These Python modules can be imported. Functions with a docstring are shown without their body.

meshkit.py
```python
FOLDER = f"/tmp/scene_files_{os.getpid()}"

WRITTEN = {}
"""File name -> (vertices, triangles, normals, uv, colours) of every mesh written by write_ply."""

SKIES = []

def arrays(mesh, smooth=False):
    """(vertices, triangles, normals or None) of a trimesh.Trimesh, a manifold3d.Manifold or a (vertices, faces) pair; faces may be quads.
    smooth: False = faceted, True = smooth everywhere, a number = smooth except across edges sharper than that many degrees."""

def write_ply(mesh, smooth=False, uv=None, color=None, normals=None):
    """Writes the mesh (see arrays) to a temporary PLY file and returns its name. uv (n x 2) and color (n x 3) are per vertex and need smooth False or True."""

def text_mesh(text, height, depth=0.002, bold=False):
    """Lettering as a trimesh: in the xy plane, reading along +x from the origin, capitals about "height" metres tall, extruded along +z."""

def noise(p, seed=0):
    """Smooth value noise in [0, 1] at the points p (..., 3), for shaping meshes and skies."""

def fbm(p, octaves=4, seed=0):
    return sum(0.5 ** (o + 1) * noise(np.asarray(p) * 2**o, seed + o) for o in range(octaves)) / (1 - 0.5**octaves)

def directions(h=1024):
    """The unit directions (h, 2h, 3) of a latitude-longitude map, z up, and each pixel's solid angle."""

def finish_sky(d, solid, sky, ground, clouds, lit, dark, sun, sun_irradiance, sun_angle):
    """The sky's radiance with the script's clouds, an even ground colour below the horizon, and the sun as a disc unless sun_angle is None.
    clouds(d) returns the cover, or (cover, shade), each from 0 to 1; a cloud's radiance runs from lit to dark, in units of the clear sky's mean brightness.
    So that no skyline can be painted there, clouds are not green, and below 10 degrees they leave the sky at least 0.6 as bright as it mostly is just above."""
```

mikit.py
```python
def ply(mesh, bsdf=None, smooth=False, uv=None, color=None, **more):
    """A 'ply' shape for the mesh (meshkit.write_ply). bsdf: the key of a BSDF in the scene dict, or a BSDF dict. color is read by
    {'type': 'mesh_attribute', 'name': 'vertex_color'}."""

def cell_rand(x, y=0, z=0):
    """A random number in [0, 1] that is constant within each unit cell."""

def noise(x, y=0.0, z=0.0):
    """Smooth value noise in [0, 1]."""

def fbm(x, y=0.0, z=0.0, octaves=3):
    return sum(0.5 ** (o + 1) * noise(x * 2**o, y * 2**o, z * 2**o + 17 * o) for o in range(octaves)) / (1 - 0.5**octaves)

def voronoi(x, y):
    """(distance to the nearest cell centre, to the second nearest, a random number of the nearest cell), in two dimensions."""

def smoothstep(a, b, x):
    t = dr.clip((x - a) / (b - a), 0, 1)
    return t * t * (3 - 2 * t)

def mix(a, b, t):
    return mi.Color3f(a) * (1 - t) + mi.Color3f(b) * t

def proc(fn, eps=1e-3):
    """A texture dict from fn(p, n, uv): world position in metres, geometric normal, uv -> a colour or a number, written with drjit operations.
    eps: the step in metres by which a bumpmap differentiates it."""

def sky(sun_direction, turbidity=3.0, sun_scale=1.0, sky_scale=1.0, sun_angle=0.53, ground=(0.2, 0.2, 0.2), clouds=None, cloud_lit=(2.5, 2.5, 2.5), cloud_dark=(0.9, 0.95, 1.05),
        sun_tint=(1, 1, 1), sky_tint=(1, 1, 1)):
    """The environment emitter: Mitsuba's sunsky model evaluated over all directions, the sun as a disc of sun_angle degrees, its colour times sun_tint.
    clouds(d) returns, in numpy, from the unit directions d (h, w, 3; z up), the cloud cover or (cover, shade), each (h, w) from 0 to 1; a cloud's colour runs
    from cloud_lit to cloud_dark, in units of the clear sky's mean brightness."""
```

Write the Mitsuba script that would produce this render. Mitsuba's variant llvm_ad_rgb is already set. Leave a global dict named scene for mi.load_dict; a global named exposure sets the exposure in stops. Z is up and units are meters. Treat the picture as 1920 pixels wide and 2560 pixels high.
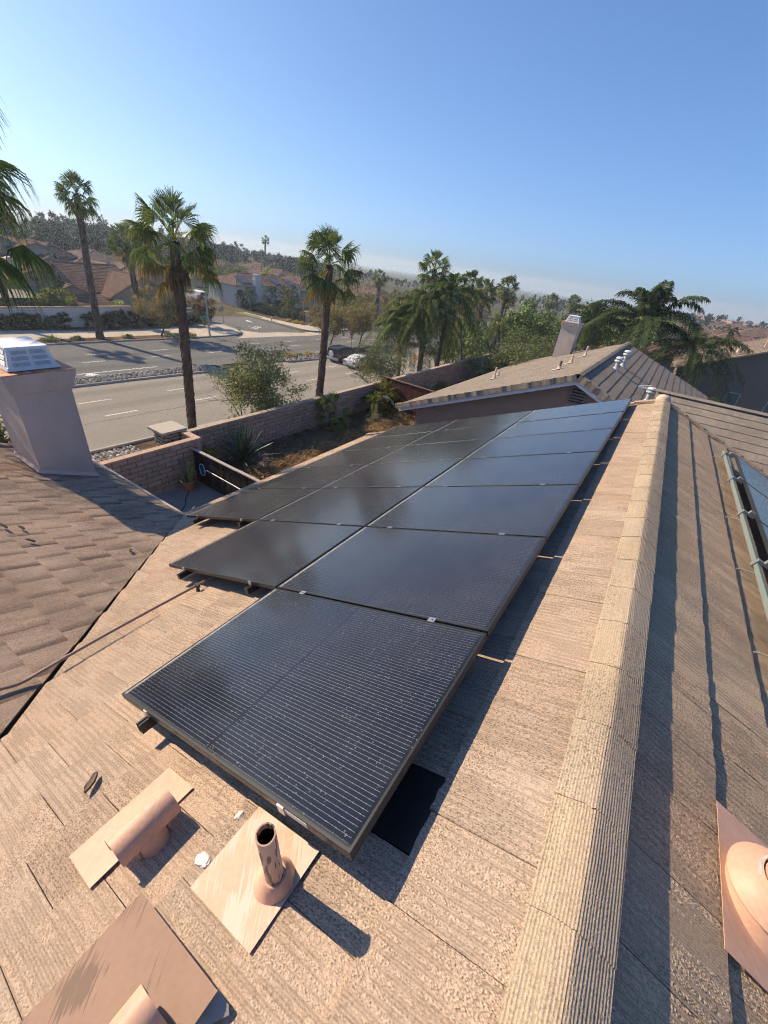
import math
import numpy as np, trimesh, shapely
import mitsuba as mi, drjit as dr, mikit, meshkit
from shapely.geometry import Polygon, box as sbox
from shapely import affinity
T = mi.ScalarTransform4f
RNG = np.random.default_rng(20240611)

# ------------------------------------------------------------------ camera, sky, exposure
scene, labels = {}, {}
CAM = np.array([0.2243, -0.4684, 6.8])
FWD = np.array([-0.4270034, 0.7363251, -0.5248746])
scene['camera'] = {'type': 'perspective', 'fov': 86.918, 'fov_axis': 'x', 'near_clip': 0.05, 'far_clip': 30000.0,
                   'to_world': T().look_at(origin=CAM.tolist(), target=(CAM + FWD).tolist(), up=[-0.3788048, 0.3814061, 0.8432297])}
SE, SA = math.radians(35.5), math.radians(6.2)
SUN = (-math.cos(SE) * math.cos(SA), -math.cos(SE) * math.sin(SA), math.sin(SE))
scene['sky'] = mikit.sky(SUN, turbidity=3.6, ground=(0.22, 0.2, 0.17), sky_tint=(.69, .87, 1.16), sky_scale=.86)
exposure = 2.3
scene['air'] = {'type': 'homogeneous', 'albedo': {'type': 'rgb', 'value': [.74, .88, 1.0]}, 'sigma_t': .0006, 'phase': {'type': 'hg', 'g': .3}}
scene['haze'] = {'type': 'cube', 'to_world': T().translate([0, 0, -65]).scale([7000, 7000, 82]), 'bsdf': {'type': 'null'}, 'interior': {'type': 'ref', 'id': 'air'}}
scene['camera']['medium'] = {'type': 'ref', 'id': 'air'}
labels['haze'] = {'kind': 'stuff'}

# ------------------------------------------------------------------ small helpers
_count = {}


def new_key(base):
    n = _count.get(base, 0)
    _count[base] = n + 1
    return base if n == 0 else f'{base}_{n:03d}'


def tag(key, label=None, cat=None, group=None, kind=None):
    d = {}
    if label: d['label'] = label
    if cat: d['category'] = cat
    if group: d['group'] = group
    if kind: d['kind'] = kind
    labels[key] = d
    return key


def thing(name, label, cat, group=None):
    return tag(new_key(name), label, cat, group)


def vf(m):
    if isinstance(m, MB): return m.arrays()
    if isinstance(m, (tuple, list)): return np.asarray(m[0], float), np.asarray(m[1], int)
    return np.asarray(m.vertices, float), np.asarray(m.faces, int)


def coloured(v, f, col, bsdf, smooth, more):
    """A mesh whose colours ride in its texture coordinates (red and green in u, blue in v), one colour per face, so that
    all meshes of one material can be joined when the scene is loaded."""
    c = np.clip(np.asarray(col, float), .0006, .998)
    if c.ndim == 1: c = np.tile(c, (len(v), 1))
    v, f, nrm = meshkit.arrays((v, f), smooth) if not isinstance(smooth, (int, float)) or isinstance(smooth, bool) else (v, f, None)
    fc = c[f]
    if np.abs(fc - fc[:, :1]).max() > 1e-6:
        fc = np.repeat(fc.mean(1)[:, None], 3, 1).reshape(-1, 3)
        v = v[f].reshape(-1, 3); nrm = None if nrm is None else nrm[f].reshape(-1, 3); f = np.arange(len(v)).reshape(-1, 3); c = fc
    uv = np.stack([np.floor(c[:, 0] * 1000) + c[:, 1], c[:, 2]], 1)
    path = meshkit.write_ply((v, f), False, uv, None, normals=nrm)
    return {'type': 'ply', 'filename': path, 'face_normals': nrm is None, 'bsdf': {'type': 'ref', 'id': bsdf}, **more}


def add(name, m, bsdf, parent=None, smooth=False, uv=None, col=None, to=None, kind=None, label=None):
    key = new_key((parent + '__' if parent else '') + name)
    v, f = vf(m)
    if f.shape[1] == 4: f = np.vstack([f[:, [0, 1, 2]], f[:, [0, 2, 3]]])
    more = {'to_world': to} if to is not None else {}
    scene[key] = coloured(v, f, col, bsdf, smooth, more) if col is not None else mikit.ply((v, f), bsdf, smooth=smooth, uv=uv, **more)
    if kind or label:
        labels[key] = {k: x for k, x in (('kind', kind), ('label', label)) if x}
    return key


def again(src_key, name, parent, to):
    """One more copy of an entry's mesh under its own key."""
    key = new_key((parent + '__' if parent else '') + name)
    scene[key] = {**scene[src_key], 'to_world': to}
    return key


def basis(z, x=None):
    z = np.asarray(z, float); z = z / np.linalg.norm(z)
    a = np.array([0, 0, 1.0]) if abs(z[2]) < 0.95 else np.array([1.0, 0, 0])
    if x is not None: a = np.asarray(x, float)
    y = np.cross(z, a); y /= np.linalg.norm(y)
    return np.cross(y, z), y, z


class MB:
    """Collects quads and triangles into one mesh."""

    def __init__(self): self.v, self.f, self.n, self.c = [], [], 0, []

    def raw(self, v, f, col=None):
        v = np.asarray(v, float); f = np.asarray(f, int)
        if f.shape[1] == 4: f = np.vstack([f[:, [0, 1, 2]], f[:, [0, 2, 3]]])
        self.v.append(v); self.f.append(f + self.n); self.n += len(v)
        self.c.append(np.tile(np.asarray(col if col is not None else (0.5, 0.5, 0.5), float), (len(v), 1)) if col is None or np.ndim(col) == 1 else np.asarray(col))
        return self

    def mesh(self, m, col=None): v, f = vf(m); return self.raw(v, f, col)

    def box(self, lo, hi, col=None, M=None):
        lo, hi = np.asarray(lo, float), np.asarray(hi, float)
        v = np.array([[x, y, z] for x in (lo[0], hi[0]) for y in (lo[1], hi[1]) for z in (lo[2], hi[2])])
        if M is not None: v = v @ np.asarray(M)[:3, :3].T + np.asarray(M)[:3, 3]
        return self.raw(v, BOXF, col)

    def bar(self, p0, p1, w, h, up=(0, 0, 1), col=None):
        p0, p1 = np.asarray(p0, float), np.asarray(p1, float)
        d = p1 - p0; L = np.linalg.norm(d); d = d / L
        s = np.cross(d, up); s /= np.linalg.norm(s); u = np.cross(s, d)
        v = np.array([p0 + d * L * a + s * w * b + u * h * c for a in (0, 1) for b in (-.5, .5) for c in (-.5, .5)])
        return self.raw(v, BOXF, col)

    def tube(self, pts, r, sides=8, cap=True, col=None):
        p = np.asarray(pts, float); r = np.broadcast_to(r, (len(p),)).astype(float)
        t = np.gradient(p, axis=0); t /= np.linalg.norm(t, axis=1, keepdims=True)
        x, y, _ = basis(t[0])
        rings = []
        for i in range(len(p)):
            y = np.cross(t[i], x); y /= np.linalg.norm(y); x = np.cross(y, t[i])
            a = np.arange(sides) * 2 * np.pi / sides
            rings.append(p[i] + r[i] * (np.cos(a)[:, None] * x + np.sin(a)[:, None] * y))
        v = np.vstack(rings); n = len(p)
        i, j = np.meshgrid(np.arange(n - 1), np.arange(sides), indexing='ij')
        q = np.stack([i * sides + j, i * sides + (j + 1) % sides, (i + 1) * sides + (j + 1) % sides, (i + 1) * sides + j], -1).reshape(-1, 4)
        f = np.vstack([q[:, [0, 1, 2]], q[:, [0, 2, 3]]])
        if cap:
            v = np.vstack([v, p[:1], p[-1:]]); a = np.arange(sides); b = (a + 1) % sides
            f = np.vstack([f, np.stack([b, a, a * 0 + n * sides], 1), np.stack([(n - 1) * sides + a, (n - 1) * sides + b, a * 0 + n * sides + 1], 1)])
        return self.raw(v, f, col)

    def poly(self, pts, col=None):
        """A planar convex polygon as a fan."""
        k = np.arange(1, len(pts) - 1)
        return self.raw(pts, np.stack([k * 0, k, k + 1], 1), col)

    def prism(self, base, vec, col=None):
        b = np.asarray(base, float); n = len(b); t = b + np.asarray(vec, float)
        k = np.arange(1, n - 1); i = np.arange(n); j = (i + 1) % n
        f = np.vstack([np.stack([k * 0, k + 1, k], 1), np.stack([k * 0 + n, k + n, k + 1 + n], 1), np.stack([i, j, j + n], 1), np.stack([i, j + n, i + n], 1)])
        return self.raw(np.vstack([b, t]), f, col)

    def lathe(self, prof, sides=20, at=(0, 0, 0), col=None, axis=None):
        pr = np.asarray(prof, float); a = np.arange(sides) * 2 * np.pi / sides
        v = np.stack([pr[:, None, 0] * np.cos(a), pr[:, None, 0] * np.sin(a), np.repeat(pr[:, 1:2], sides, 1)], -1).reshape(-1, 3)
        if axis is not None:
            x, y, z = basis(axis); v = v @ np.stack([x, y, z])
        n = len(pr); i, j = np.meshgrid(np.arange(n - 1), np.arange(sides), indexing='ij')
        q = np.stack([i * sides + j, i * sides + (j + 1) % sides, (i + 1) * sides + (j + 1) % sides, (i + 1) * sides + j], -1).reshape(-1, 4)
        return self.raw(v + np.asarray(at), q, col)

    def arrays(self): return np.vstack(self.v), np.vstack(self.f)
    def colors(self): return np.vstack(self.c)


BOXF = np.array([[0, 1, 3, 2], [4, 6, 7, 5], [0, 4, 5, 1], [2, 3, 7, 6], [0, 2, 6, 4], [1, 5, 7, 3]])


def addc(name, mb, parent=None, bsdf='matte', smooth=False, kind=None, label=None):
    """A mesh builder with its own vertex colours."""
    return add(name, mb, bsdf, parent, smooth, col=mb.colors(), kind=kind, label=label)


def frame(o, x, y, z): M = np.eye(4); M[:3, 0], M[:3, 1], M[:3, 2], M[:3, 3] = x, y, z, o; return M
def xf(M, v): v = np.asarray(v, float); return v @ M[:3, :3].T + M[:3, 3]
def tw(M): return T(np.asarray(M, float).tolist())
def vary(c, s, r=RNG): c = np.asarray(c, float); return np.clip(c * (1 + r.normal(0, s)), 0.005, 0.9)


def street_z(y): return -4.2 - 0.02 * (y - 8)


# ------------------------------------------------------------------ materials
mk, sst, nz, crand, prc = mikit.mix, mikit.smoothstep, mikit.noise, mikit.cell_rand, mikit.proc
C3 = mi.Color3f


def diffuse(fn): return {'type': 'twosided', 'b': {'type': 'diffuse', 'reflectance': prc(fn)}}
def rgb(*c): return {'type': 'rgb', 'value': list(map(float, c))}


VC = prc(lambda p, n, uv: C3(dr.floor(uv.x) / 1000, uv.x - dr.floor(uv.x), uv.y))
scene['matte'] = {'type': 'twosided', 'b': {'type': 'diffuse', 'reflectance': VC}}
scene['satin'] = {'type': 'twosided', 'b': {'type': 'principled', 'base_color': VC, 'roughness': 0.42, 'specular': 0.5}}
scene['leaf'] = {'type': 'principledthin', 'base_color': VC, 'roughness': 0.42, 'diff_trans': 0.7, 'eta': 1.45}
scene['car_paint'] = {'type': 'twosided', 'b': {'type': 'principled', 'base_color': VC, 'roughness': 0.3, 'specular': 0.5, 'clearcoat': 1.0, 'clearcoat_gloss': 0.95}}
scene['dark_glass'] = {'type': 'twosided', 'b': {'type': 'principled', 'base_color': rgb(.02, .025, .03), 'roughness': 0.06, 'specular': 0.6}}
scene['window_glass'] = {'type': 'twosided', 'b': {'type': 'principled', 'base_color': rgb(.03, .045, .045), 'roughness': 0.05, 'specular': 0.6}}
scene['black_metal'] = {'type': 'twosided', 'b': {'type': 'principled', 'base_color': rgb(.035, .037, .04), 'roughness': 0.32, 'specular': 0.6, 'metallic': 0.35}}
scene['bare_metal'] = {'type': 'twosided', 'b': {'type': 'principled', 'base_color': rgb(.5, .51, .5), 'roughness': 0.35, 'metallic': 0.85}}


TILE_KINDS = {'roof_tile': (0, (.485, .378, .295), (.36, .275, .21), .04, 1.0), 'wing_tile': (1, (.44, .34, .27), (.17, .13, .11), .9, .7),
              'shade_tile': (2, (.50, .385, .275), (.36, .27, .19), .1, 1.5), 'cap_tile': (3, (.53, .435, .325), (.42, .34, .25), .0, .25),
              'nbr_tile': (4, (.34, .30, .26), (.24, .21, .18), .08, .3)}


def tile_fields(uv):
    """Which kind of tile (thousands of v), the tile's own number, and the place on it."""
    kind = dr.floor(uv.y / 1000)
    v = uv.y - kind * 1000
    a, b = dr.floor(uv.x), dr.floor(v)
    return kind, a, b, uv.x - a, v - b


def pick(kind, col):
    out = [mi.Float(0)] * 3 if not np.isscalar(col(0)) else mi.Float(0)
    for k, *row in TILE_KINDS.values():
        c = col(k)
        if np.isscalar(c): out = dr.select(kind == k, c, out)
        else: out = [dr.select(kind == k, x, o) for x, o in zip(c, out)]
    return out


BY_KIND = {row[0]: row for row in TILE_KINDS.values()}


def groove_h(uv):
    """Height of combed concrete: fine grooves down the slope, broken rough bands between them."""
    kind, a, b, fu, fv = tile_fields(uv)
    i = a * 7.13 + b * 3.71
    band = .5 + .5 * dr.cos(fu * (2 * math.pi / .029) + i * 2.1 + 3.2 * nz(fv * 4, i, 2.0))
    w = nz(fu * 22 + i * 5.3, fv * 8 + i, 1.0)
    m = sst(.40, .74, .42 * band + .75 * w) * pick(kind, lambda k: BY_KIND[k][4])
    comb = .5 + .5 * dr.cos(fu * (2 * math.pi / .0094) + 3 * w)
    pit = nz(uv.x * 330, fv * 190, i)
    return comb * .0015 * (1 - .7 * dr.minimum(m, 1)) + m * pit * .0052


def tile_col(p, n, uv):
    kind, a, b, fu, fv = tile_fields(uv)
    c, dark = (C3(*pick(kind, lambda k, j=j: BY_KIND[k][j])) for j in (1, 2))
    t = crand(a, b, 5)
    k = c * (.94 + .11 * t)
    k = mk(k, k * C3(1.03, .98, .94), crand(a, b, 9))
    w = nz(p.x * 2.1 + 3 * fu, p.y * 2.1, p.z * 2.1)
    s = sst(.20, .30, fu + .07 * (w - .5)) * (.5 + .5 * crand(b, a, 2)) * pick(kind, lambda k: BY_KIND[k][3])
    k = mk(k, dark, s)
    k = mk(k, dark, .32 * sst(.55, .85, w))
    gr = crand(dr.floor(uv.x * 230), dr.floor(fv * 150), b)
    k = k * (1 - .42 * sst(.6, .9, gr) * (.5 + .5 * sst(.4, .6, w)))  # pit specks darkened: dirt, and pit shade put into the colour
    return k * (.70 + .38 * dr.minimum(groove_h(uv) / .0032, 1)) * (.9 + .2 * crand(dr.floor(p.x * 300), dr.floor(p.y * 300), 7))  # low grooves darker as well: their shade painted over the relief, with dirt


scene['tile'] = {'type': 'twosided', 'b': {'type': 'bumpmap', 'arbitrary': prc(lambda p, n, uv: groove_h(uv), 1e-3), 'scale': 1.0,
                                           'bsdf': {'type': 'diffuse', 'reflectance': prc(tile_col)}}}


def tile_uv(bsdf, uv): return np.asarray(uv) + [0, 1000 * TILE_KINDS[bsdf][0]]


def far_tile(c, dark):
    c, dark = C3(*c), C3(*dark)

    def col(p, n, uv):
        a, b = dr.floor(uv.x / .33), dr.floor(uv.y / .36)
        k = mk(c * (.82 + .3 * crand(a, b, 3)), dark, .5 * sst(.45, .8, nz(p.x * .8, p.y * .8, p.z)))
        line = sst(.86, .95, uv.x / .33 - a) * .35
        return k * (1 - line) * (.85 + .3 * nz(uv.x * 60, uv.y * 9, 1.0))
    return diffuse(col)


scene['grey_tile'] = far_tile((.235, .19, .16), (.15, .125, .11))
scene['red_tile'] = far_tile((.205, .138, .112), (.13, .095, .08))
# ------------------------------------------------------------------ the roof we stand on
PIT = math.radians(22.62)
CP, SP = math.cos(PIT), math.sin(PIT)
ROT = 0.018
RX, RZ, FAR_Y = 0.62, 5.272, 8.33
HX, HY = np.array([math.cos(ROT), math.sin(ROT), 0]), np.array([-math.sin(ROT), math.cos(ROT), 0])
APEX = np.array([RX, 0, RZ])
UZ = np.array([0, 0, 1.0])
# slope frames: columns (along the ridge or eave, down the slope, out of the slope)
LEFT = frame(APEX, HY, -HX * CP - UZ * SP, -HX * SP + UZ * CP)
RIGHT = frame(APEX, -HY, HX * CP - UZ * SP, HX * SP + UZ * CP)
W_EAVE = np.array([-5.5, 2.70, 2.705])
WING = frame(W_EAVE, HX, HY * CP - UZ * SP, HY * SP + UZ * CP)   # v = 0 at the eave, negative up the slope

house = thing('house', 'tan stucco house under the camera, its combed concrete tile roof carrying the black solar panels', 'house')
TW, TE = 0.305, 0.3625
_tile_variants = []


def tile_mesh(seed, w=TW - .0025, e=TE):
    """One roof tile: x across, y down the slope (butt at y = 0), z out; uneven butt, thick edge."""
    r = np.random.default_rng(seed)
    n = 9
    x = np.linspace(0, w, n); jag = r.uniform(-.006, .006, n); dz = r.uniform(-.0012, .0012, n)
    top0 = np.stack([x, jag, .004 + dz], 1)
    top1 = np.stack([x, np.full(n, -e - .04), np.full(n, -.017)], 1)
    bot = top0 + [0, -.004, -.024]
    v = np.vstack([top1, top0, bot]); k = np.arange(n - 1)
    f = np.vstack([np.stack([k, k + n, k + n + 1, k + 1], 1), np.stack([k + n, k + 2 * n, k + 2 * n + 1, k + n + 1], 1)])
    side = np.vstack([[top1[0], top0[0], bot[0], top1[0] - [0, 0, .02]], [top1[-1], top0[-1], bot[-1], top1[-1] - [0, 0, .02]]])
    v = np.vstack([v, side]); m = 3 * n
    f = np.vstack([f, [[m, m + 3, m + 2, m + 1], [m + 4, m + 5, m + 6, m + 7]]])
    return v, f


VARS = [tile_mesh(s) for s in range(8)]


def lay(slope, M, rows, x0, x1, stag, region, bsdf, seed, keep=300, skip=(), te=TE):
    """Lays tiles of one slope. rows: the v of each butt; region: polygon in (u, v), tiles are cut to it."""
    r = np.random.default_rng(seed)
    near, rest = [], []
    reg = shapely.prepare(region) or region
    for k, vb in enumerate(rows):
        off = stag[k % len(stag)] + r.normal(0, .006)
        for i in range(int(math.floor((x0 - off) / TW)), int(math.ceil((x1 - off) / TW))):
            u = off + i * TW
            if (k, i) in skip: continue
            cell = sbox(u, vb - TE - .04, u + TW - .0025, vb + .006)
            if not reg.intersects(cell): continue
            dz, tilt = r.normal(0, .0008), r.normal(0, .001)
            if reg.contains(cell):
                v, f = VARS[int(r.integers(len(VARS)))]
                v = v.copy()
            else:
                g = reg.intersection(cell)
                if g.area < .004 or g.geom_type != 'Polygon': continue
                m = trimesh.creation.extrude_polygon(g, .022, engine='earcut')
                v, f = np.array(m.vertices), np.array(m.faces)
                v = v - [u, vb, .02]
                v[:, 2] += .004 + v[:, 1] / TE * .02
            uv = np.stack([v[:, 0] + (k * 131 + i * 17) % 97 + 1, v[:, 1] + TE + .05 + (k * 57 + i * 29) % 89 + 1], 1)
            # keep fractional parts inside one unit cell
            v = v + [u, vb, 0]
            v[:, 2] += dz + tilt * (v[:, 0] - u) / TW
            wv = xf(M, v)
            (near if True else rest).append((np.linalg.norm(wv.mean(0) - CAM), wv, f, uv))
    near.sort(key=lambda t: t[0])
    for d, v, f, uv in near[:keep]:
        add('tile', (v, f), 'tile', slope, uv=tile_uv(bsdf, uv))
    if near[keep:]:
        fs, n = [], 0
        for _, v, f, _ in near[keep:]:
            fs.append((f if f.shape[1] == 3 else np.vstack([f[:, [0, 1, 2]], f[:, [0, 2, 3]]])) + n); n += len(v)
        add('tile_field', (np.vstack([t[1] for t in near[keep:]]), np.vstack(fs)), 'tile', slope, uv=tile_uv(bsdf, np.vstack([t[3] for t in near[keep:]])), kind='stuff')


def uvm(M, p): return np.linalg.solve(M[:3, :3], np.asarray(p, float) - M[:3, 3])[:2]


# left slope, cut along the valley that starts at the inside eave corner
rowsL = [.511 + TE * k for k in range(18)]
v_low, v_high = uvm(LEFT, W_EAVE + [-.02, -.05, 0]), uvm(LEFT, W_EAVE + HX * 5.5 - HY * 5.5 + UZ * 5.5 * SP / CP)
d_ = (v_high - v_low)
reg_left = Polygon([(FAR_Y, 0.03), (FAR_Y, 6.68), (v_low[0] + .03, 6.68), tuple(v_low + [.055, 0]), tuple(v_low + d_ * .93 + [.055, 0]), (-2.6, 0.03)])
# the tile left out under the first panel is a sheet of black flashing
lay(new_key(house + '__main_slope'), LEFT, rowsL, -2.7, FAR_Y + .1, [.015, .172], reg_left, 'roof_tile', 3, skip=((1, 0),))
d = MB()
d.poly(xf(LEFT, [(FAR_Y - .02, 0, -.05), (FAR_Y - .02, 6.6, -.05), (v_low[0], 6.6, -.05), (v_high[0], v_high[1], -.05), (-2.6, 0, -.05)]), (.07, .055, .045))
fl = MB()
fl.box((.176, .515, -.03), (.475, .885, -.012), (.012, .013, .016)); fl.box((.176, .868, -.012), (.475, .885, .006), (.012, .013, .016))
add('mount_flashing', (xf(LEFT, fl.arrays()[0]), fl.arrays()[1]), 'black_metal', house, label='black metal sheet in place of one tile beside the nearest panel')
# right slope
rowsR = [.53 + .366 * k for k in range(17)]
reg_right = Polygon([(-FAR_Y - .0, 0.03), (-FAR_Y, 6.4), (2.6, 6.4), (2.6, 0.03)])
lay(new_key(house + '__shaded_slope'), RIGHT, rowsR, -FAR_Y - .1, 2.7, [.0, .15], reg_right, 'shade_tile', 5)
d.poly(xf(RIGHT, [(-FAR_Y, 0, -.05), (-FAR_Y, 6.35, -.05), (2.6, 6.35, -.05), (2.6, 0, -.05)]), (.07, .055, .045))
# the wing on the left, its slope falls away from the camera to the patio
rowsW = [.02 - TE * k * .977 for k in range(17)]
WL = -3.57
RW = 5.5 / CP
reg_wing = Polygon([(WL, .03), (-.08, .03), (5.25, -5.33 / CP), (WL, -RW)])
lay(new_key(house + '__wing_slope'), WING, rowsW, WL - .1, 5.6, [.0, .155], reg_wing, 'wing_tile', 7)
d.poly(xf(WING, [(WL, 0, -.05), (0, 0, -.05), (5.4, -5.4 / CP, -.05), (WL, -RW, -.05)]), (.07, .055, .045))
bk = frame(xf(WING, [(0, -RW, 0)])[0], -HX, -HY * CP - UZ * SP, -HY * SP + UZ * CP)
d.poly(xf(bk, [(-5.5, 0, -.02), (-WL, 0, -.02), (-WL, 4, -.02), (-5.5, 4, -.02)]), (.35, .26, .2))
addc('roof_deck', d, house)
# valley metal
vm = MB()
a, b = W_EAVE + [0, -.05, -.055], W_EAVE + HX * 5.4 - HY * 5.4 + UZ * (5.4 * SP / CP - .055)
vm.bar(a, b, .16, .008, up=(-SP * .7, SP * .7, CP), col=(.02, .02, .022))
addc('valley_metal', vm, house, 'satin', label='black metal strip in the roof valley')


def cap_mesh(L, seed, w=.118, rise=.062):
    """A ridge tile: an angled hood with a rounded crease, along +x."""
    r = np.random.default_rng(seed)
    yy = np.array([-w, -w * .55, -.03, -.012, 0, .012, .03, w * .55, w])
    zz = rise - np.abs(yy) * .45; zz[3:6] = rise - .0085; zz[4] = rise - .006
    zz[2] = zz[6] = rise - .0145
    xs = np.linspace(-.05, L, 6); n = len(yy)
    v = np.array([[x + (r.uniform(-.004, .004) if i == 5 else 0), y, z + .0045 * (x / L) + r.normal(0, .0004)] for i, x in enumerate(xs) for y, z in zip(yy, zz)])
    m = len(v)
    q = [[i * n + j, (i + 1) * n + j, (i + 1) * n + j + 1, i * n + j + 1] for i in range(5) for j in range(n - 1)]
    lo = v.copy(); lo[:, 2] -= .011
    v = np.vstack([v, lo])
    e = 5 * n
    q += [[e + j, e + j + m, e + j + 1 + m, e + j + 1] for j in range(n - 1)]
    for j in (0, n - 1): q += [[i * n + j, i * n + j + m, (i + 1) * n + j + m, (i + 1) * n + j] for i in range(5)]
    uvv = np.stack([v[:, 1] * 1.0 + .15, v[:, 0] + .1], 1)
    return v, np.array(q), uvv


k, s = 0, FAR_Y - .36
CAPL = .365
while s > -2.4:
    v, f, uvv = cap_mesh(CAPL, k)
    # caps overlap away from the far end, the butt of each faces the camera's end of the ridge
    M = frame(APEX + HY * (s + CAPL) - UZ * .012 + np.append(RNG.normal(0, .0012, 2), 0), -HY, HX, UZ)
    key = add('ridge_tile', (xf(M, v), f), 'tile', house, smooth=False, uv=tile_uv('cap_tile', uvv + [(k * 3) % 50 + 1, (k * 7) % 40 + 1]))
    s -= CAPL - .012; k += 1
# mortar bedding under the caps, the plug at the far end and the rake tiles there
mb = MB()
mb.bar(APEX + HY * (FAR_Y - .05) - UZ * .01, APEX - HY * 2.4 - UZ * .012, .09, .045, col=(.36, .29, .22))
addc('ridge_mortar', mb, house)
mb = MB()
mb.lathe([(0.001, .11), (.05, .108), (.09, .085), (.115, .04), (.12, -.03)], 14, APEX + HY * (FAR_Y + .0) - UZ * .01, (.62, .47, .36))
addc('ridge_end_plug', mb, house, smooth=True, label='rounded pinkish plug closing the far end of the ridge')
for sgn, nm, M in ((1, 'main_slope', LEFT), (-1, 'shaded_slope', RIGHT)):
    for i in range(18):
        m = MB(); t0 = .06 + i * .365
        x0 = sgn * (FAR_Y + .02)
        lo, hi = sorted((x0 - sgn * .11, x0 + sgn * .03))
        m.box((lo, t0 - .02, -.012), (hi, t0 + .37, .028)); lo2, hi2 = sorted((x0 + sgn * .03, x0 + sgn * .012))
        m.box((lo2, t0 - .02, -.13), (hi2, t0 + .37, -.012))
        v, f = m.arrays(); v = v.copy(); v[:, 2] += (v[:, 1] - t0) / .37 * .018
        uvv = np.stack([(v[:, 0] - x0) % .3 + 1 + i, v[:, 1] - t0 + .1 + 1], 1)
        add('rake_tile', (xf(M, v), f), 'tile', house, uv=tile_uv('roof_tile', uvv))
# walls, eaves
mb = MB()
ST = (.42, .31, .24)
mb.prism([xf(LEFT, [(FAR_Y - .4, 6.3, 0)])[0] * [1, 1, 0], xf(RIGHT, [(-FAR_Y + .4, 6.1, 0)])[0] * [1, 1, 0], (6.1, -2.4, 0), (-5.2, -2.4, 0)], (0, 0, 2.35), ST)
e0, e1_ = xf(LEFT, [(FAR_Y - .4, 6.3, 0)])[0], xf(RIGHT, [(-FAR_Y + .4, 6.1, 0)])[0]
mb.prism([(e0[0], e0[1], 2.35), (e1_[0], e1_[1], 2.35), APEX + HY * (FAR_Y - .4) - UZ * .12], -HY * .15, ST)
mb.box((-8.7, -2.2, 0), (-5.2, 2.25, 2.35), ST)
addc('wall', mb, house)
g = MB()
g.bar(W_EAVE + HX * .02 + [0, .05, -.075], W_EAVE + HX * (WL + .05) + [0, .05, -.075], .06, .09, col=(.40, .33, .26))
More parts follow.
